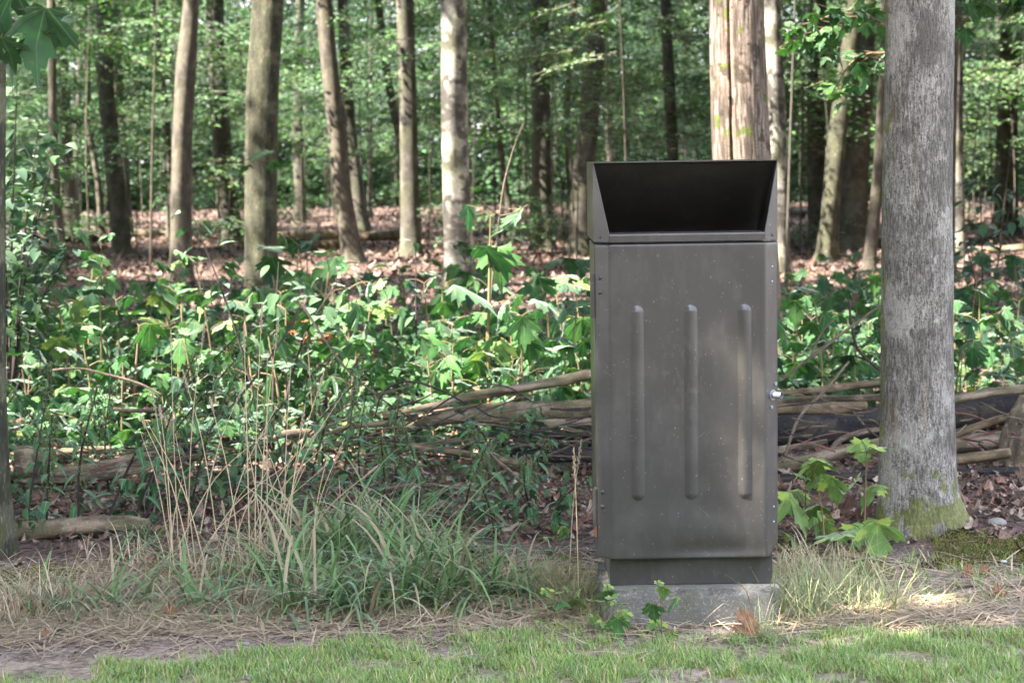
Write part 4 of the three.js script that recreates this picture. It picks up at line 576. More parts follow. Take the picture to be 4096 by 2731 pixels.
// ------------------------------------------------------------------ logs and sticks
// rows: [label, material, [[x, y, depth] ...], [widths in picture pixels at each], options]
const STICKS = [];
function stick(name, label, mat, pts, w, { d = 8.4, cat = 'branch', cut = null, ring = 9, group, tile = 0.4, rough = 0.09, sink = true } = {}) {
  const P = pts.map(([x, y, e]) => at(x, y, e ?? d)), rad = w.map((q, i) => q * S / FOCAL * (pts[Math.round(i / Math.max(1, w.length - 1) * (pts.length - 1))][2] ?? d) / 2), base = P[0].clone(); for (let i = 0; i < P.length; i++) { const lowest = ground(P[i].x, P[i].z) + 0.2 * rad[0]; if (P[i].y < lowest) P[i].y = lowest; }
  base.copy(P[0]); const seed = Math.round(pts[0][0] * 7 + pts[0][1]), g = thing(name, label, cat, base, group);
  obj(name === 'log' ? 'bark' : 'shaft', localise(limb(P, rad, { ring, tile, seg: (P.length - 1) * (ring > 9 ? 14 : 6), shape: (t, a, l) => 1 + rough * Math.sin(3 * a + l * 5 + seed) + rough * 0.8 * Math.sin(2 * a + l * 13 + seed) * 1 + rough * (free(l * 16 + seed, a * 1.3 + 9, 77) - 0.5) }), base), M[mat], g);
  if (cut) for (const e of cut) { const i = e ? P.length - 1 : 0, j = e ? P.length - 2 : 1, ax = P[i].clone().sub(P[j]).normalize(); obj('cut_end', localise(disc(P[i].clone().addScaledVector(ax, 0.003), ax, rad[e ? rad.length - 1 : 0] * 1.0, 14), base), M.cutWood, g); }
  STICKS.push(g); return g;
}
const log = (label, mat, pts, w, o = {}) => stick('log', label, mat, pts, w, { cat: 'log', ring: 20, ...o });
const br = (label, mat, pts, w, o = {}) => stick('branch', label, mat, pts, w, o);
// left of the bin
log('thick smooth fallen trunk running behind the left edge of the bin', 'log', [[905, 985, 8.5], [1000, 960, 8.5], [1100, 950, 8.55], [1230, 945, 8.6], [1370, 938, 8.6], [1500, 944, 8.6]], [30, 40, 46, 49, 52, 52], { cut: [1] });
log('grey bough arching above the thick fallen trunk to the bin', 'log', [[880, 955, 8.4], [1000, 930, 8.45], [1100, 905, 8.5], [1200, 890, 8.5], [1300, 872, 8.55], [1358, 862, 8.55], [1420, 900, 8.6]], [16, 19, 22, 22, 24, 26, 26]);
log('dark rotten log under the brushwood left of the bin', 'logDark', [[1100, 1035, 8.7], [1250, 1030, 8.7], [1400, 1022, 8.7], [1520, 1022, 8.7]], [40, 46, 50, 50], { rough: 0.09 });
log('purplish dark log lying low beside the bin', 'logDark', [[1190, 1052, 8.25], [1300, 1045, 8.25], [1420, 1040, 8.25], [1500, 1040, 8.25]], [24, 34, 38, 40]);
log('smooth tan pole in front of the brushwood left of the bin', 'logTan', [[940, 1022, 8.0], [1030, 1036, 7.95], [1120, 1050, 7.9], [1220, 1064, 7.85]], [14, 15, 17, 18], { ring: 12 });
br('broken pale branch end poking up behind the arching bough', 'logTan', [[1080, 890, 8.9], [1150, 905, 8.9], [1260, 920, 8.9]], [14, 16, 14], { cut: [0] });
br('short cut log end above the dark rotten log', 'log', [[1235, 975, 8.45], [1300, 972, 8.5], [1400, 968, 8.5]], [22, 22, 22], { cut: [0], ring: 14 });
br('long grey bough running left from the brushwood into the nettles', 'log', [[740, 1000, 8.3], [800, 978, 8.35], [870, 972, 8.4], [960, 955, 8.45]], [7, 13, 15, 16]);
br('short broken pale branch between the nettles and the brushwood', 'logPale', [[600, 1012, 8.5], [660, 994, 8.5], [735, 990, 8.5]], [12, 19, 14]);
log('pale pole half hidden behind the nettles at the far left', 'logTan', [[90, 1046, 8.5], [170, 1034, 8.5], [255, 1030, 8.5]], [13, 17, 14], { ring: 12 });
log('crumbling pale log with flaking wood at the left', 'logPale', [[35, 1100, 7.9], [130, 1096, 7.9], [240, 1078, 7.95], [330, 1058, 8.0], [420, 1040, 8.0]], [20, 40, 46, 38, 16], { rough: 0.24 });
log('short half-buried log beside the left edge trunk', 'log', [[40, 1222, 6.95], [140, 1214, 6.95], [230, 1204, 6.95], [300, 1200, 6.95], [345, 1200, 6.95]], [40, 44, 42, 36, 14], { rough: 0.14 });
log('squat stump end beside the left edge trunk', 'logPale', [[38, 1062, 7.9], [78, 1062, 7.9], [110, 1070, 7.9]], [64, 66, 40], { rough: 0.22 });
{ // broken upright stump
  const b = gnd(425, 1062); const g = thing('broken_stump', 'dark broken stump with torn fibres in the left undergrowth', 'stump', b), r = rng(51); obj('bark', limb([V(0, -0.05, 0), V(-0.02, 0.1, 0), V(-0.06, 0.2, 0)], [0.055, 0.05, 0.035], { ring: 16, seg: 12, shape: (t, a) => 1 + 0.2 * Math.sin(3 * a + t * 3) + 0.15 * Math.sin(7 * a) }), M.logDark, g); for (let i = 0; i < 7; i++) { const a = i * 0.9; obj('splinter', limb([V(-0.055 + 0.03 * Math.cos(a), 0.16, 0.03 * Math.sin(a)), V(-0.075 + 0.035 * Math.cos(a), rr(0.22, 0.3, r), 0.035 * Math.sin(a))], [0.014, 0.003], { ring: 5, seg: 3 }), M.logPale, g); }
}
br('forked grey stick standing out of the brushwood towards the viewer', 'stick', [[1105, 1000, 8.0], [1130, 1045, 7.8], [1170, 1080, 7.6], [1200, 1110, 7.4]], [6, 8, 9, 10]);
br('thin arched twig bowed over the thick fallen trunk', 'stickDark', [[860, 960, 8.3], [880, 900, 8.3], [930, 875, 8.3], [1000, 890, 8.35], [1070, 925, 8.4]], [4, 5, 5, 5, 4]);
br('low arch of a thin twig in front of the grey bough', 'stickDark', [[980, 950, 8.3], [1040, 910, 8.3], [1100, 882, 8.3], [1170, 890, 8.35], [1220, 920, 8.4]], [4, 4, 4, 4, 4]);
br('curved stick lying on the leaf litter below the nettles', 'stick', [[830, 1132, 7.2], [900, 1120, 7.2], [980, 1112, 7.25], [1060, 1122, 7.3]], [8, 10, 9, 7]);
br('bare stem with three prongs towering over the undergrowth', 'stick', [[1118, 760, 8.9], [1140, 560, 8.9], [1158, 420, 8.9], [1180, 340, 8.9], [1202, 282, 8.9]], [5, 5, 4, 3, 2]);
br('dry side twig pointing right from the bare pronged stem', 'stick', [[1148, 495, 8.9], [1180, 488, 8.88], [1212, 470, 8.85]], [4, 3, 3]);
br('dry side twig pointing left from the bare pronged stem', 'stick', [[1148, 495, 8.9], [1120, 475, 8.88], [1094, 450, 8.85]], [4, 3, 3]);
br('wavy bare stick lying over the left undergrowth', 'stick', [[115, 850, 8.4], [180, 845, 8.4], [250, 860, 8.4], [320, 880, 8.4], [370, 905, 8.4]], [5, 5, 6, 6, 5]);
br('short thick bare stick in the left undergrowth above the pale pole', 'stick', [[250, 938, 8.3], [320, 942, 8.3], [380, 936, 8.35]], [9, 10, 7]);
br('long dark stem leaning right out of the left nettles', 'stickDark', [[330, 1190, 7.1], [430, 1040, 7.4], [560, 900, 7.8], [660, 760, 8.1], [690, 700, 8.2]], [5, 6, 6, 5, 4]);
br('dark bare stem slanting down through the undergrowth to the brushwood', 'stickDark', [[695, 700, 8.5], [740, 770, 8.45], [800, 850, 8.4], [870, 910, 8.35], [980, 985, 8.2]], [5, 5, 5, 5, 5]);
{ const r = rng(2201); for (let i = 0; i < 80; i++) { const x = rr(700, 1340, r), y = rr(930, 1060, r), l = rr(60, 210, r), a = rr(-0.45, 0.35, r), d = rr(7.9, 8.5, r); br('thin dry twig tangled in the brushwood left of the bin', pick(['stick', 'stickDark', 'stickDark', 'stick'], r), [[x, y, d], [x + l * 0.5, y + l * 0.5 * a + rr(-10, 10, r), d + rr(-0.1, 0.1, r)], [x + l, y + l * a, d + rr(-0.1, 0.1, r)]], [rr(3, 6, r), rr(3, 6, r), 2], { ring: 5, group: 'twigs of the left brushwood pile' }); } }
{ const r = rng(2203); for (let i = 0; i < 36; i++) { const x = rr(60, 520, r), y = rr(1010, 1090, r), l = rr(50, 160, r), a = rr(-0.3, 0.3, r), d = rr(7.7, 8.3, r); br('thin twig lying between the pale logs at the left', pick(['stick', 'stickDark', 'stickRed'], r), [[x, y, d], [x + l * 0.5, y + l * 0.5 * a + rr(-6, 6, r), d], [x + l, y + l * a, d + rr(-0.1, 0.1, r)]], [rr(3, 5, r), rr(3, 5, r), 2], { ring: 5, group: 'twigs between the pale logs at the left' }); } }
// right of the bin
log('thick black rotten trunk lying behind the bin and the grey trunk', 'logDark', [[1700, 1000, 8.9], [1850, 985, 8.9], [2000, 972, 8.95], [2200, 952, 9.0], [2420, 930, 9.1]], [76, 78, 78, 76, 74], { rough: 0.05, ring: 26 });
log('sawn pole resting on the black trunk right of the bin', 'logTan', [[1700, 945, 8.55], [1800, 938, 8.55], [1900, 935, 8.55], [1990, 932, 8.55]], [26, 27, 27, 27], { cut: [1] });
log('pale peeled pole behind the sawn pole', 'logTan', [[1720, 905, 9.0], [1850, 898, 9.0], [1950, 885, 9.0], [2040, 878, 9.0]], [14, 16, 17, 16], { ring: 12 });
log('second pale pole just above the sawn pole', 'logPale', [[1760, 925, 9.1], [1880, 915, 9.1], [2000, 912, 9.1], [2070, 905, 9.1]], [14, 15, 15, 13], { ring: 12 });
log('brown bough lying along the top of the pile at the right edge', 'log', [[2120, 930, 8.8], [2220, 912, 8.8], [2300, 898, 8.85], [2420, 885, 8.9]], [18, 20, 22, 22], { ring: 14 });
log('thin straight pole above the brown bough at the right edge', 'stick', [[2180, 912, 9.2], [2280, 895, 9.2], [2420, 880, 9.2]], [9, 10, 10], { ring: 10 });
log('barked pole sloping up from the bin foot towards the grey trunk', 'log', [[1780, 1072, 8.1], [1880, 1050, 8.1], [1960, 1030, 8.15], [2060, 1010, 8.2]], [32, 30, 28, 26], { rough: 0.08 });
log('pale split branch beside the bin below the black trunk', 'logPale', [[1770, 1038, 8.3], [1850, 1024, 8.3], [1900, 1012, 8.3]], [20, 18, 12], { ring: 12 });
log('short bent branch lying against the grey trunk from the left', 'stick', [[1900, 1040, 8.15], [1930, 1010, 8.15], [1980, 992, 8.15], [2050, 982, 8.2]], [10, 13, 14, 12], { ring: 12 });
log('tan knotty pole slanting up at the right edge', 'logTan', [[2150, 1010, 8.3], [2230, 985, 8.3], [2300, 962, 8.3], [2420, 935, 8.35]], [18, 20, 20, 22], { ring: 14 });
log('smooth orange-brown pole low at the right edge', 'logTan', [[2160, 1058, 8.0], [2240, 1050, 8.0], [2320, 1040, 8.0]], [22, 24, 24], { ring: 14 });
log('dark brown log beneath the knotty pole at the right', 'log', [[2130, 1030, 8.6], [2240, 1018, 8.6], [2340, 1005, 8.6], [2430, 1000, 8.6]], [34, 44, 44, 40], { rough: 0.1 });
log('blackish log lying flat on the litter right of the bin', 'logDark', [[1790, 1100, 7.9], [1950, 1094, 7.9], [2150, 1090, 7.95], [2420, 1080, 8.0]], [24, 26, 26, 24], { ring: 14 });
{ const b = gnd(2345, 1068), g = thing('rotten_stump', 'torn grey stump with flaking bark at the right edge', 'stump', b); obj('bark', limb([V(0, -0.06, 0), V(0.0, 0.11, 0), V(0.03, 0.22, 0), V(0.05, 0.31, 0)], [0.10, 0.085, 0.07, 0.04], { ring: 28, seg: 22, tile: 0.4, shape: (t, a, l) => 1 + 0.14 * Math.sin(3 * a + t * 4) + 0.12 * Math.sin(8 * a + t * 2) + 0.25 * (free(a * 3 + 20, l * 14, 83) - 0.5) + (t > 0.8 ? 0.3 * Math.sin(5 * a) * (t - 0.8) * 5 : 0) }), M.logPale, g); }
br('long thin branch slanting up from the bin to the grey trunk', 'stick', [[1798, 870, 8.3], [1860, 820, 8.3], [1920, 775, 8.35], [2030, 695, 8.4]], [8, 8, 7, 6]);
br('side twig rising from the long slanting branch', 'stick', [[1862, 818, 8.3], [1890, 760, 8.28], [1945, 706, 8.25]], [5, 4, 3]);
br('dark hooked stem standing between bin and grey trunk', 'stickDark', [[2020, 850, 8.5], [1970, 800, 8.5], [1955, 740, 8.5], [1950, 690, 8.5]], [6, 7, 6, 5]);
br('stem slanting down right of the bin lock', 'stick', [[1950, 830, 8.3], [1890, 900, 8.2], [1835, 960, 8.1], [1798, 1060, 8.0]], [5, 7, 7, 6]);
br('pale straight twig lying over the litter right of the bin', 'logPale', [[1800, 1045, 7.7], [1860, 1065, 7.6], [1930, 1085, 7.5]], [5, 5, 4]);
br('pale forked twig in front of the black trunk', 'logPale', [[1960, 945, 8.2], [1995, 985, 8.15], [2030, 1012, 8.1]], [5, 4, 3]);
br('bleached grey twig on the bare soil at the right', 'stick', [[2125, 1372, 5.95], [2190, 1362, 5.95], [2260, 1358, 5.95]], [7, 7, 5]);
br('bent twig on the soil right of the sunlit straw', 'stick', [[2085, 1478, 5.6], [2130, 1470, 5.6], [2200, 1482, 5.6]], [5, 6, 5]);
br('dark thick twig on the moss beside the grey trunk', 'stickDark', [[2222, 1240, 6.5], [2270, 1252, 6.5], [2322, 1268, 6.45]], [9, 11, 12], { cut: [1] });
br('grey twig on the litter at the right edge', 'stick', [[2250, 1250, 6.6], [2290, 1232, 6.65], [2360, 1222, 6.7]], [5, 6, 6]);
br('long grey twig across the litter at the right', 'stick', [[2205, 1124, 7.7], [2280, 1112, 7.75], [2380, 1112, 7.75]], [6, 6, 5]);
br('twig lying left of the bin foot', 'stick', [[1290, 1330, 6.3], [1340, 1320, 6.3], [1385, 1322, 6.3]], [5, 6, 4]);
{ const r = rng(2211); for (let i = 0; i < 48; i++) { const right = r() < 0.45, x = right ? rr(2190, 2352, r) : rr(1800, 2010, r), y = rr(905, 1075, r), l = rr(40, 140, r) * (r() < 0.5 ? -1 : 1), a = rr(-0.5, 0.5, r), d = rr(7.9, 8.4, r); br('thin dry twig sticking out of the log pile right of the bin', pick(['stick', 'stickDark', 'stick', 'stickRed'], r), [[x, y, d], [x + l * 0.5, y + l * 0.5 * a + rr(-12, 12, r), d + rr(-0.1, 0.1, r)], [x + l, y + l * a, d + rr(-0.1, 0.1, r)]], [rr(3, 6, r), rr(3, 5, r), 2], { ring: 5, group: 'twigs of the log pile right of the bin' }); } }
// far logs on the forest floor
[['far fallen log lying left of the sunlit leaning trunk', 630, 545, 780, 540, 22], ['far fallen log right of the sunlit leaning trunk', 815, 545, 925, 536, 16], ['second far log below the first, nearer the camera', 640, 566, 780, 560, 18], ['far mossy log across the floor left of the pale trunk', 300, 535, 400, 532, 14], ['far dark log at the left before the thin trunks', 60, 545, 260, 548, 16], ['far low log behind the dark leaning trunk', 40, 572, 240, 570, 14], ['far dark log seen right of the bin', 1800, 490, 1880, 486, 16], ['far log between the thick grey trunk and the stump', 2210, 575, 2352, 568, 12]].forEach(([label, x0, y0, x1, y1, w], i) => { const v = Math.max(y0, y1) + w * 0.5, d = camera.position.z - gnd((x0 + x1) / 2, v).z; w *= 1.45; log(label, ['logTan', 'logTan', 'logTan', 'log', 'logDark', 'log', 'logDark', 'log'][i], [[x0, y0, d], [(x0 + x1) / 2, (y0 + y1) / 2 + 2, d], [x1, y1, d]], [w, w, w * 0.9], { cut: [1] }); });

// ------------------------------------------------------------------ leaf litter, fallen leaves, straw
{
  const r = rng(2301), lists = DOVAL.map(() => []), lists2 = DLEAF.map(() => []);
  const add = (x, z, s, lift) => { const m = mat4(V(x, ground(x, z) + lift + s * 0.12, z), rr(-0.5, 0.5, r), rr(0, 6.28, r), rr(-0.5, 0.5, r), V(s, s * rr(0.5, 1.2, r), s)); const k = Math.floor(r() * 4); k < 3 ? lists[k].push(m) : lists2[Math.floor(r() * 3)].push(m); };
  for (let i = 0; i < 24000; i++) { const d = 6.35 + 4.2 * Math.pow(r(), 0.8), u = rr(-0.34, 0.34, r), x = u * d, z = 5.5 - d; if (z > -1.1 - 0.35 * free(x * 2 + 9, 4, 3) + 0.25 * smooth(1.2, 1.8, x) && r() < 0.85) continue; if (mossAt(x, z) > 0.5 && r() < 0.8) continue; add(x, z, 0.016 + 0.036 * r() * r() + 0.008 * r(), rr(0, 0.012, r)); }
  for (let i = 0; i < 16000; i++) { const d = rr(10, 20, r), u = rr(-0.34, 0.34, r); add(u * d, 5.5 - d, rr(0.03, 0.07, r), 0); }
  for (let i = 0; i < 26000; i++) { const d = rr(20, 52, r), u = rr(-0.34, 0.34, r); add(u * d, 5.5 - d, rr(0.05, 0.10, r), 0); }
  const PAL = [[0.20, 0.135, 0.105], [0.14, 0.097, 0.078], [0.28, 0.22, 0.185], [0.11, 0.076, 0.066], [0.38, 0.29, 0.255], [0.23, 0.125, 0.095], [0.27, 0.15, 0.11], [0.47, 0.39, 0.345]], tone = () => { const c = pick(PAL, r), k = rr(0.8, 1.25, r); return lin(c[0] * k, c[1] * k, c[2] * k); };
  lists.forEach((l, k) => instances('leaf_litter', DOVAL[k], deadMat, l, null, tone)); lists2.forEach((l, k) => instances('leaf_litter', DLEAF[k], deadMat, l, null, tone));
  // twigs and chips in the litter
  const tw = limb([V(-0.5, 0, 0), V(0, 0.03, 0.04), V(0.5, 0, 0)], [0.03, 0.025, 0.012], { ring: 4, seg: 4 }), tl = []; for (let i = 0; i < 1400; i++) { const d = rr(6.2, 10, r), x = rr(-0.32, 0.32, r) * d, z = 5.5 - d, s = rr(0.04, 0.22, r); tl.push(mat4(onGround(x, z, 0.012), rr(-0.1, 0.1, r), rr(0, 6.28, r), rr(-0.2, 0.2, r), V(s, Math.min(s, 0.09), Math.min(s, 0.09)))); }
  instances('litter_twigs', tw, M.stick, tl, null);
  // straw: flat dry blades lying on the soil
  const st = blade(1, 0.03, 1.45, 0.25, 4), sl = []; const strawSpots = [[-0.95, -0.5, 0.6, 0.34, 6500], [-0.3, -0.6, 0.55, 0.34, 3500], [0.15, -0.35, 0.5, 0.25, 900], [1.12, -0.12, 0.22, 0.14, 1500], [-1.35, -0.2, 0.45, 0.25, 3000], [0.9, -0.6, 0.3, 0.3, 900], [0.4, 0.02, 1.4, 0.06, 700], [0.4, -0.3, 2.2, 0.4, 5000], [2.0, -0.3, 0.6, 0.3, 500]];
  for (const [cx, cz, sx, sz, n] of strawSpots) for (let i = 0; i < n; i++) { const g = () => (r() + r() + r() - 1.5) / 0.75, x = cx + g() * sx, z = cz + g() * sz; if (Math.abs(x - BX) < 0.27 && z < 0.0 && z > -0.42) continue; sl.push(mat4(onGround(x, z, rr(0, 0.018, r)), rr(-0.12, 0.12, r), rr(0, 6.28, r), rr(-0.2, 0.1, r), rr(0.05, 0.2, r))); }
  instances('straw', st, std({ side: THREE.DoubleSide, roughness: 0.8 }), sl, null, () => { const k = rr(0.7, 1.25, r), t = r(); return lin(k * mix(0.52, 0.34, t), k * mix(0.42, 0.25, t), k * mix(0.29, 0.16, t)); });
  const cl = [[], []]; for (let i = 0; i < 9000; i++) { const x = rr(-2, 2.5, r), z = -1.1 + 1.4 * r(); if (z > lawnEdge(x) + 0.2 || (Math.abs(x - BX) < 0.28 && z > -0.42 && z < 0.01)) continue; cl[i % 2].push(mat4(onGround(x, z, 0.003), rr(-0.5, 0.5, r), rr(0, 6.28, r), rr(-0.5, 0.5, r), V(1, 1, rr(0.5, 1.5, r)).multiplyScalar(0.004 + 0.016 * r() * r()))); }
  cl.forEach((l, k) => instances('soil_crumbs', DOVAL[k], deadMat, l, null, tone));
  // moss cushions
  const mb = []; for (let k = 0; k < 9; k++) { const g = blade(0.016, 0.004, rr(0, 0.8, r), 0.6, 2, rr(0, 6.28, r)); g.translate(rr(-0.008, 0.008, r), 0, rr(-0.008, 0.008, r)); mb.push(g); } const mg = mergeGeometries(mb), ml = [];
  for (let i = 0; i < 60000 && ml.length < 6000; i++) { const x = rr(0.9, 2.6, r), z = rr(-1.6, -0.4, r); if (r() < mossAt(x, z) && Math.hypot(x - 1.72, z + 1.25) > 0.14) ml.push(mat4(onGround(x, z, -0.002), 0, rr(0, 6.28, r), 0, rr(0.7, 1.5, r))); }
  for (let i = 0; i < 20000 && ml.length < 6800; i++) { const x = rr(-2, -1.1, r), z = rr(-1.2, -0.4, r); if (r() < mossAt(x, z)) ml.push(mat4(onGround(x, z, -0.002), 0, rr(0, 6.28, r), 0, rr(0.7, 1.5, r))); }
  instances('moss', mg, std({ side: THREE.DoubleSide, roughness: 0.9 }), ml, null, () => { const t = r(); return lin(mix(0.10, 0.20, t), mix(0.105, 0.185, t), mix(0.03, 0.05, t)); });
}
// single fallen leaves
{
  const browns = [[0.29, 0.16, 0.09], [0.2, 0.11, 0.07], [0.25, 0.14, 0.095], [0.15, 0.085, 0.06]].map((c) => std({ color: lin(...c), map: deadMap, side: THREE.DoubleSide }));
  const fallen = (x, y, s, tilt, k, label) => { const m = obj('fallen_leaf', DLEAF[k % 3], browns[k % 4]); s *= 0.75; m.position.copy(gnd(x, y)); m.position.y += s * 0.2; m.scale.setScalar(s); m.rotation.set(tilt, k * 1.7, tilt * 0.4); tag(m, label, 'leaf'); return m; };
  [[1985, 1195, 0.10, 0.9, 3, 'large brown dead leaf hanging behind the yellow-green seedlings'], [1945, 1185, 0.11, 0.6, 3, 'dark curled dead leaf behind the seedlings, next to the bin'], [1890, 1290, 0.09, 0.4, 1, 'brown dead leaf under the yellow-green seedlings'], [1955, 1290, 0.10, 0.3, 2, 'reddish dead leaf at the foot of the seedlings'], [2225, 1322, 0.05, 0.3, 0, 'orange leaf on the soil below the moss'], [2260, 1318, 0.045, 0.2, 0, 'second orange leaf beside it on the soil below the moss'], [2295, 1372, 0.055, 0.2, 0, 'orange leaf on the bare soil near the right edge'], [2060, 1390, 0.05, 0.2, 1, 'thin orange-brown leaf right of the wispy grass'], [1140, 1320, 0.08, 0.4, 1, 'dark brown curled leaf behind the grass tuft left of the bin'], [1165, 1480, 0.06, 0.2, 2, 'pale brown leaf before the grass tuft'], [420, 1285, 0.055, 0.7, 0, 'orange leaf standing on the straw at the left'], [395, 1425, 0.07, 0.5, 0, 'orange-brown curled leaf below the left grass blades'], [105, 1468, 0.04, 0.2, 0, 'orange leaf on the bare soil at the far left'], [265, 1484, 0.035, 0.2, 1, 'small orange leaf on the soil left of the lawn'], [560, 1262, 0.06, 0.5, 3, 'brown leaf under the dry stalks'], [1320, 1280, 0.06, 0.3, 1, 'brown leaf on the straw left of the bin']].forEach((a) => fallen(...a));
  const g = thing('fallen_leaf', 'orange withered maple leaf leaning against the concrete block', 'leaf', gnd(1722, 1462)); const m = obj('blade', DLEAF[1], browns[0], g); m.scale.setScalar(0.085); m.rotation.set(1.3, 0.9, 0.45, 'YXZ'); m.position.set(0, 0.05, 0.02); obj('stalk', limb([V(0.0, 0.10, 0.012), V(-0.01, 0.14, 0.014), V(-0.035, 0.17, 0.006)], [0.0012, 0.0012, 0.001], { ring: 4, seg: 5 }), browns[1], g);
  const butt = obj('cigarette_end', new THREE.CylinderGeometry(0.004, 0.004, 0.022, 10), std({ color: lin(0.75, 0.74, 0.7) })); butt.position.copy(gnd(2305, 1296)); butt.position.y += 0.012; butt.rotation.set(0, 0.2, 1.5); tag(butt, 'white cigarette end lying on the moss at the right', 'cigarette end');
  [[2290, 1205, 0.028, 'pale stone on the litter right of the grey trunk'], [925 / 1.6, 1560, 0.014, 'small pale pebble on the lawn edge at the left'], [562, 1480, 0.012, 'white pebble between soil and lawn at the left']].forEach(([x, y, s, label], i) => { const q = new THREE.IcosahedronGeometry(s, 3), p = q.attributes.position; for (let k = 0; k < p.count; k++) { const f = 0.8 + 0.4 * free(p.getX(k) * 40 + 9 + i, p.getY(k) * 40 + p.getZ(k) * 30 + 9, 88); p.setXYZ(k, p.getX(k) * 1.3 * f, p.getY(k) * 0.65 * f, p.getZ(k) * f); } q.computeVertexNormals(); const m2 = obj('stone', q, std({ color: lin(0.24, 0.22, 0.2) })); m2.position.copy(gnd(x, y)); m2.position.y += s * 0.4; tag(m2, label, 'stone'); });
}

// ------------------------------------------------------------------ grass
const grassMat = leafMat({ color: lin(1, 1, 1), vertexColors: true, transmission: 0.3, clearcoat: 0.2 }), dryMat = std({ vertexColors: true, side: THREE.DoubleSide, roughness: 0.75 });
{ // the mown lawn
  const r = rng(2401), tufts = [0, 1, 2].map(() => { const a = []; for (let k = 0; k < 9; k++) { const t = r(), c = t < 0.82 ? lerp3([0.17, 0.30, 0.06], [0.29, 0.44, 0.12], r()) : [0.5, 0.43, 0.27], g = paint(blade(rr(0.016, 0.046, r), rr(0.0018, 0.0034, r), rr(0.05, 0.9, r), rr(0.2, 1.3, r), 3, rr(0, 6.28, r)), c); g.translate(rr(-0.018, 0.018, r), -0.003, rr(-0.018, 0.018, r)); a.push(g); } return mergeGeometries(a); });
  const lists = [[], [], []];
  for (let i = 0; i < 30000; i++) { const x = rr(-2.2, 2.6, r), z = rr(-0.25, 0.95, r), e = z - lawnEdge(x), den = smooth(-0.08, 0.16, e + (free(x * 6 + 30, z * 6 + 30, 41) - 0.5) * 0.35) * (0.06 + 1.1 * smooth(0.40, 0.64, free(x * 4.5 + 30, z * 8 + 30, 43))); if (r() > den || (Math.abs(x - BX) < 0.34 && z < 0.10 + 0.08 * r())) continue; lists[i % 3].push(mat4(onGround(x, z), rr(-0.2, 0.2, r), rr(0, 6.28, r), rr(-0.2, 0.2, r), rr(0.6, 1.25, r))); }
  for (let i = 0; i < 14000; i++) { const x = rr(-7, 7, r), z = 0.9 + 9 * r() * r(); lists[i % 3].push(mat4(onGround(x, z), 0, rr(0, 6.28, r), 0, rr(0.9, 1.7, r))); }
  for (let i = 0; i < 900; i++) { const x = rr(-2, 2.4, r), z = rr(-0.9, -0.1, r); if (Math.abs(x - BX) < 0.29 && z > -0.42) continue; lists[i % 3].push(mat4(onGround(x, z), rr(-0.3, 0.3, r), rr(0, 6.28, r), rr(-0.3, 0.3, r), rr(0.6, 1.3, r))); }
  lists.forEach((l, k) => instances('lawn_grass', tufts[k], grassMat, l, null, () => { const k2 = rr(0.8, 1.25, r); return lin(k2 * rr(0.85, 1.35, r), k2, k2 * rr(0.8, 1.3, r)); }));
}
function tuftGeo(seed, n, len, width, cols, spread = 0.05, lean = [0.1, 1.0], curl = [0.6, 1.9], bias = 0) { const r = rng(seed), a = []; for (let i = 0; i < n; i++) { const g = paint(blade(len * rr(0.45, 1.1, r), width * rr(0.6, 1.2, r), rr(...lean, r), rr(...curl, r), 8, bias ? bias + rr(-1.5, 1.5, r) : rr(0, 6.28, r), r() < 0.2 ? rr(0.4, 1.2, r) : 0), pick(cols, r)); g.translate(rr(-spread, spread, r), -0.01, rr(-spread, spread, r)); a.push(g); } return mergeGeometries(a); }
const G1 = [[0.11, 0.22, 0.07], [0.13, 0.26, 0.08], [0.18, 0.31, 0.10], [0.10, 0.18, 0.08], [0.19, 0.28, 0.10], [0.16, 0.29, 0.10], [0.42, 0.35, 0.22]], G2 = [[0.46, 0.36, 0.24], [0.38, 0.28, 0.18], [0.52, 0.43, 0.30], [0.30, 0.21, 0.13], [0.22, 0.22, 0.11]], G3 = [[0.28, 0.34, 0.13], [0.38, 0.38, 0.18], [0.46, 0.40, 0.24], [0.2, 0.29, 0.11]];
function tuft(label, x, y, geo, mat, s = 1, turn = 0) { const g = thing('grass_tuft', label, 'grass tuft', gnd(x, y)), m = obj('foliage', geo, mat, g); m.userData.kind = 'stuff'; g.scale.setScalar(s); g.rotation.y = turn; return g; }
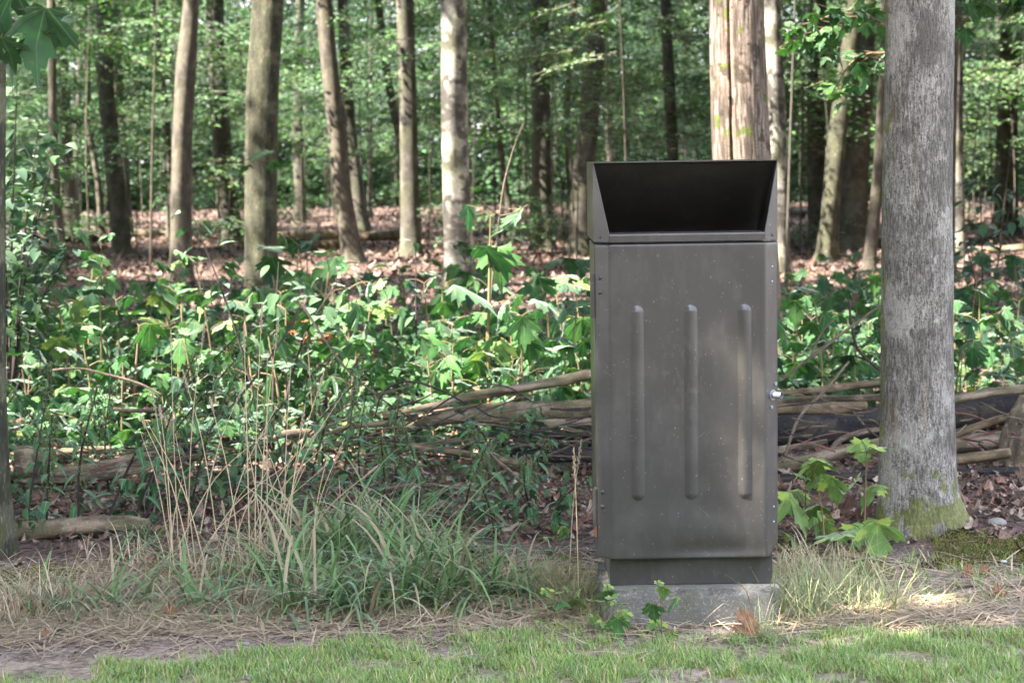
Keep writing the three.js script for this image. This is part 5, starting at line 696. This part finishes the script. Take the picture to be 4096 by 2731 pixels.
{
  const A = [tuftGeo(2501, 95, 0.54, 0.0125, G1, 0.10, [0.2, 1.2], [1.2, 3.2]), tuftGeo(2502, 80, 0.50, 0.0115, G1, 0.10, [0.3, 1.3], [1.2, 3.0]), tuftGeo(2503, 55, 0.46, 0.011, G1, 0.10, [0.4, 1.4], [1.0, 2.8])], B = [tuftGeo(2511, 170, 0.26, 0.0038, G2, 0.10, [0.1, 1.4], [0.5, 2.8]), tuftGeo(2512, 150, 0.22, 0.0036, G2, 0.13, [0.4, 1.5], [0.5, 2.6])], C = [tuftGeo(2521, 130, 0.30, 0.0036, G3, 0.10, [0.1, 1.1], [0.2, 1.4]), tuftGeo(2522, 110, 0.25, 0.0034, G3, 0.10, [0.2, 1.3], [0.2, 1.4])];
  [['large arching green grass tuft left of the bin', 950, 1385, 0, 1.15], ['green grass tuft in front of the dry stalks', 720, 1400, 1, 1.15], ['green grass tuft spreading towards the lawn at centre left', 830, 1395, 2, 1.15], ['green grass tuft right of the large arching one', 1060, 1375, 1, 1.0], ['small green grass tuft nearest the concrete block', 1180, 1370, 2, 0.9], ['blue-green grass blades behind the dry stalks', 760, 1300, 0, 1.1], ['bluish grass tuft under the leaning nettles', 880, 1270, 0, 1.0], ['green grass tuft among the dry stalks', 640, 1345, 1, 0.95], ['sparse green blades over the straw at the left', 270, 1395, 2, 0.95], ['green blades drooping over the straw left of the stalks', 480, 1400, 2, 1.0], ['sparse green blades at the far left', 130, 1410, 2, 0.75], ['upright green grass behind the large tuft', 1000, 1300, 1, 0.9], ['short grass at the log on the left', 330, 1240, 2, 0.6]].forEach(([l, x, y, k, s], i) => tuft(l, x, y, A[k], grassMat, s, i * 1.3));
  [['dry tangled grass around the stalk bases', 560, 1330, 0, 1.2], ['dry matted grass before the half-buried log', 300, 1300, 1, 1.2], ['dry matted grass spilling left of the front green tuft', 620, 1400, 1, 1.15], ['tall dry tangle behind the blue-green blades', 800, 1230, 0, 1.3], ['dry tangle between the nettles and the large arching tuft', 930, 1260, 0, 1.2], ['straw-coloured tuft near the left corner of the picture', 60, 1420, 0, 1.0], ['dry tuft before the sparse green blades at the left', 330, 1405, 1, 1.0], ['dry tangled grass left of the stalk bases', 400, 1310, 1, 1.1], ['withered grass under the large arching tuft', 960, 1400, 1, 1.0], ['withered grass under the front green tuft', 760, 1400, 1, 1.0], ['brown dry grass at the far left', 90, 1390, 0, 0.95], ['brown dry grass between left edge and straw', 200, 1370, 1, 0.95], ['dry grass heap below the leaning nettles', 650, 1290, 0, 1.2], ['dry grass beside the small seedlings left of the bin', 1250, 1330, 1, 0.8], ['dry grass behind the bin foot on the right', 1830, 1310, 0, 0.8], ['dry grass at the foot of the yellow-green seedlings', 1930, 1305, 1, 0.8]].forEach(([l, x, y, k, s], i) => tuft(l, x, y, B[k], dryMat, s, i * 2.1));
  [['wispy pale grass right beside the concrete block', 1820, 1420, 0, 1.0], ['wispy pale grass lit by the sun right of the block', 1900, 1410, 1, 1.0], ['wispy grass leaning right before the bare soil', 1990, 1405, 0, 0.95], ['wispy grass behind the concrete block', 1840, 1370, 1, 0.9], ['wispy grass below the yellow-green seedlings', 1940, 1375, 0, 0.8], ['wispy grass before the right corner of the block', 1760, 1465, 1, 0.6], ['fine grass left of the concrete block', 1345, 1400, 1, 0.7], ['fine grass before the left corner of the block', 1370, 1450, 1, 0.5], ['fine grass behind the small seedlings left of the block', 1290, 1370, 0, 0.7]].forEach(([l, x, y, k, s], i) => tuft(l, x, y, C[k], grassMat, s, i * 1.7));
}
// tall dry stalks with seed heads, each on its own
{
  const r = rng(2601), straw = std({ color: lin(0.58, 0.45, 0.28), roughness: 0.7 }), head = std({ color: lin(0.42, 0.33, 0.23), roughness: 0.9 });
  const stalk = (x, y, x2, y2, label, group, hl = 0.09) => {
    const b = gnd(x, y), d = camera.position.z - b.z, t = at(x2, y2, d + rr(-0.15, 0.15, r)).sub(b), g = thing('dry_stalk', label, 'grass stalk', b, group), mid = t.clone().multiplyScalar(0.55).add(V(-t.x * 0.12, 0.02, 0)), pts = [V(0, -0.01, 0), mid, t];
    obj('stem', limb(pts, [0.0021, 0.0017, 0.0009], { ring: 5, seg: 10 }), straw, g); if (!hl) return;
    const dir = t.clone().sub(mid).normalize(), parts = []; for (let i = 0; i < 14; i++) { const q = i / 13, a = i * 2.4, w = 0.0045 * Math.sin(Math.PI * (0.15 + 0.8 * q)), p = t.clone().addScaledVector(dir, -hl * (1 - q)).add(V(Math.cos(a) * w, 0, Math.sin(a) * w)), e = new THREE.SphereGeometry(0.0032, 5, 4); e.scale(0.7, 2.3, 0.7); e.applyQuaternion(new THREE.Quaternion().setFromUnitVectors(V(0, 1, 0), dir)); e.translate(p.x, p.y, p.z); parts.push(e); } obj('seed_head', mergeGeometries(parts), head, g);
  };
  [[585, 1345, 602, 700, 'tallest dry stalk with an upright seed head, left of the green tufts'], [592, 1340, 640, 735, 'dry stalk just right of the tallest one, leaning right'], [575, 1335, 560, 745, 'dry stalk just left of the tallest one'], [395, 1255, 350, 900, 'dry stalk leaning left above the straw'], [410, 1260, 392, 760, 'straight dry stalk above the straw at the left'], [430, 1250, 470, 740, 'dry stalk with a nodding seed head before the left nettles'], [455, 1240, 560, 880, 'dry stalk crossing right before the tallest one'], [500, 1240, 420, 850, 'dry stalk crossing left before the left nettles'], [610, 1320, 560, 980, 'dry stalk leaning left across the tallest one'], [640, 1330, 745, 850, 'dry stalk leaning far right over the green tufts'], [660, 1320, 700, 930, 'dry stalk right of the crossing pair'], [700, 1330, 790, 1010, 'low dry stalk leaning right over the blue-green blades'], [1305, 1360, 1335, 1010, 'lone dry stalk left of the bin foot'], [1330, 1400, 1318, 1030, 'second lone dry stalk beside the bin foot']].forEach((a) => stalk(...a));
  for (let i = 0; i < 26; i++) { const x = rr(370, 720, r), y = rr(1240, 1350, r); stalk(x, y, x + rr(-190, 210, r), y - rr(160, 440, r), 'thin dry grass stalk in the stand left of the green tufts', 'dry grass stalks left of the bin', i % 3 ? 0 : rr(0.03, 0.07, r)); }
}
// nettles
function nettle(seed, h, pairs, size, lean) {
  const r = rng(seed), g = new THREE.Group(), pts = [V(0, -0.02, 0), V(lean * 0.35, h * 0.5, 0), V(lean, h, rr(-0.1, 0.1, r))], c = new THREE.CatmullRomCurve3(pts), sm = new THREE.Mesh(limb(pts, [0.0045, 0.004, 0.002], { ring: 5, seg: 10 }), M.stickDark); sm.name = 'stem'; g.add(sm); let a = rr(0, 3, r); const tas = [];
  for (let k = 0; k < pairs; k++) { const t = mix(0.22, 1, k / (pairs - 1)), p = c.getPoint(t); a += 1.57 + rr(-0.2, 0.2, r); for (const s of [0, Math.PI]) { const b = a + s, sz = size * mix(1.05, 0.5, t * t) * rr(0.75, 1.15, r), m = new THREE.Mesh(pick(NLEAF, r), nettleMat); m.name = 'leaf'; m.position.set(p.x + Math.cos(b) * 0.015, p.y, p.z + Math.sin(b) * 0.015); m.scale.setScalar(sz); m.quaternion.setFromEuler(new THREE.Euler(0, -b + Math.PI / 2 + Math.PI, 0)).multiply(new THREE.Quaternion().setFromEuler(new THREE.Euler(-Math.PI / 2 - rr(-0.35, 0.8, r), rr(-0.3, 0.3, r), 0))); g.add(m); if (t > 0.4) for (let q = 0; q < 3; q++) { const l = rr(0.025, 0.06, r), bx = Math.cos(b + q) * 0.02, bz = Math.sin(b + q) * 0.02; for (let e = 0; e < 6; e++) { const ball = new THREE.IcosahedronGeometry(0.0028, 0); ball.translate(p.x + bx * (0.5 + e * 0.12) + rr(-0.003, 0.003, r), p.y - l * e / 6, p.z + bz * (0.5 + e * 0.12) + rr(-0.003, 0.003, r)); tas.push(ball); } } } }
  if (tas.length) { const m = new THREE.Mesh(mergeGeometries(tas), std({ color: lin(0.13, 0.17, 0.06) })); m.name = 'seed_tassel'; m.userData.kind = 'stuff'; g.add(m); }
  g.traverse((o) => { o.castShadow = o.receiveShadow = true; }); return g;
}
{
  const N = [nettle(2701, 0.55, 11, 0.078, 0.22), nettle(2702, 0.42, 9, 0.07, 0.05), nettle(2703, 0.30, 7, 0.09, 0.1), nettle(2704, 0.62, 12, 0.078, 0.45), nettle(2705, 0.24, 6, 0.08, 0.15)];
  [[105, 1235, 1, 1.15, 0, 'nettle stem beside the left edge trunk'], [180, 1225, 1, 1.35, 1, 'straight tall nettle at the left, second from the edge trunk'], [225, 1230, 3, 1.25, 0.2, 'tall nettle leaning right from the left logs'], [290, 1225, 3, 1.15, -0.2, 'second tall leaning nettle right of the first'], [330, 1200, 0, 1.2, 0.5, 'nettle leaning over the crumbling pale log'], [430, 1190, 0, 1.05, 0.3, 'nettle behind the dry stalks'], [510, 1180, 3, 1.0, 0.4, 'nettle arching right behind the tallest dry stalk'], [620, 1180, 3, 1.0, 0.2, 'nettle reaching far right above the grass'], [700, 1160, 0, 1.1, 0.1, 'nettle with big drooping leaves above the blue-green blades'], [830, 1140, 1, 1.0, 2, 'nettle right of the dry stalks'], [780, 1150, 0, 1.0, 1.0, 'nettle with dark leaves behind the bluish tuft'], [1060, 1210, 2, 1.1, 0.4, 'low nettle with long leaves behind the large arching tuft'], [1010, 1190, 4, 1.2, 2.4, 'low nettle left of the long leaved one'], [250, 1130, 1, 1.1, 2.2, 'short nettle over the crumbling log'], [140, 1140, 0, 1.0, 3.1, 'nettle between the crumbling log and the half-buried log'], [400, 1120, 2, 1.2, 0.9, 'bushy low nettle right of the crumbling log'], [660, 1100, 2, 1.2, 2.9, 'bushy low nettle before the brushwood'], [740, 1080, 1, 1.0, 5.1, 'upright nettle at the left end of the brushwood'], [910, 1110, 2, 1.2, 1.7, 'bushy nettle below the left brushwood'], [1110, 1185, 4, 1.3, 1.2, 'low bright nettle on the litter left of the bin'], [1180, 1170, 4, 1.1, 0.2, 'low nettle nearest the fern'], [1230, 1190, 4, 1.2, 4, 'pale nettle right by the bin side'], [1140, 1230, 2, 0.9, 3.4, 'low nettle behind the right grass tuft'], [960, 1170, 1, 0.9, 4.2, 'small nettle before the tan pole'], [880, 1180, 2, 1.1, 5, 'nettle between bluish tuft and tan pole'], [60, 1190, 0, 1.1, 1, 'nettle close against the left edge trunk'], [560, 1150, 1, 1.1, 1.6, 'short upright nettle behind the stalks'], [1270, 1215, 4, 0.9, 5.2, 'tiny nettle by the hinge side of the bin']].forEach(([x, y, k, s, turn, label]) => place(N[k], 'nettle', gnd(x, y), turn, s, label, 'nettle'));
}
// fern
function fern(label, p, fronds, len, seed, turn) {
  const r = rng(seed), g = thing('fern', label, 'fern', p), fm = BEECH[1];
  for (let f = 0; f < fronds; f++) { const parts = [], a = turn + (f - (fronds - 1) / 2) * 0.7, n = 12; for (let i = 1; i <= n; i++) { const t = i / n, x = len * t, y = len * (0.75 * t - 0.65 * t * t), w = len * 0.34 * Math.sin(Math.PI * Math.pow(1 - t * 0.92, 0.8)) + 0.004; for (const s of [-1, 1]) { const m = 5; for (let j = 1; j <= m; j++) { const q = j / m, l = leafLow(w * 0.34 * (1.15 - q) + 0.004, 0.5); l.rotateX(-Math.PI / 2); l.rotateY(-Math.PI / 2 + s * 0.3 + (j % 2 ? 0.7 : -0.7)); l.translate(x + w * q * 0.25, y - 0.08 * w * q, s * w * q); parts.push(l); } } } const gg = mergeGeometries(parts); gg.rotateY(a); const fr = obj('frond', gg, fm, g); fr.userData.kind = 'stuff'; obj('stalk', limb([V(0, 0, 0), V(Math.cos(a) * len * 0.5, len * 0.21, -Math.sin(a) * len * 0.5), V(Math.cos(a) * len, len * 0.1, -Math.sin(a) * len)], [0.003, 0.002, 0.001], { ring: 4, seg: 8 }), petMat, fr); }
}
fern('small bright green fern before the purplish log left of the bin', gnd(1215, 1085), 3, 0.22, 2801, 0.3);
{ const b = at(1000, 800, 10.2); b.y = ground(b.x, b.z); fern('large fern deep in the undergrowth left of the saplings', b, 5, 0.6, 2803, 1.2); }
{ const b = at(2290, 640, 15); b.y = ground(b.x, b.z); fern('fern behind the seedlings at the right edge', b, 5, 0.7, 2805, 1.4); }

renderer.render(scene, camera);
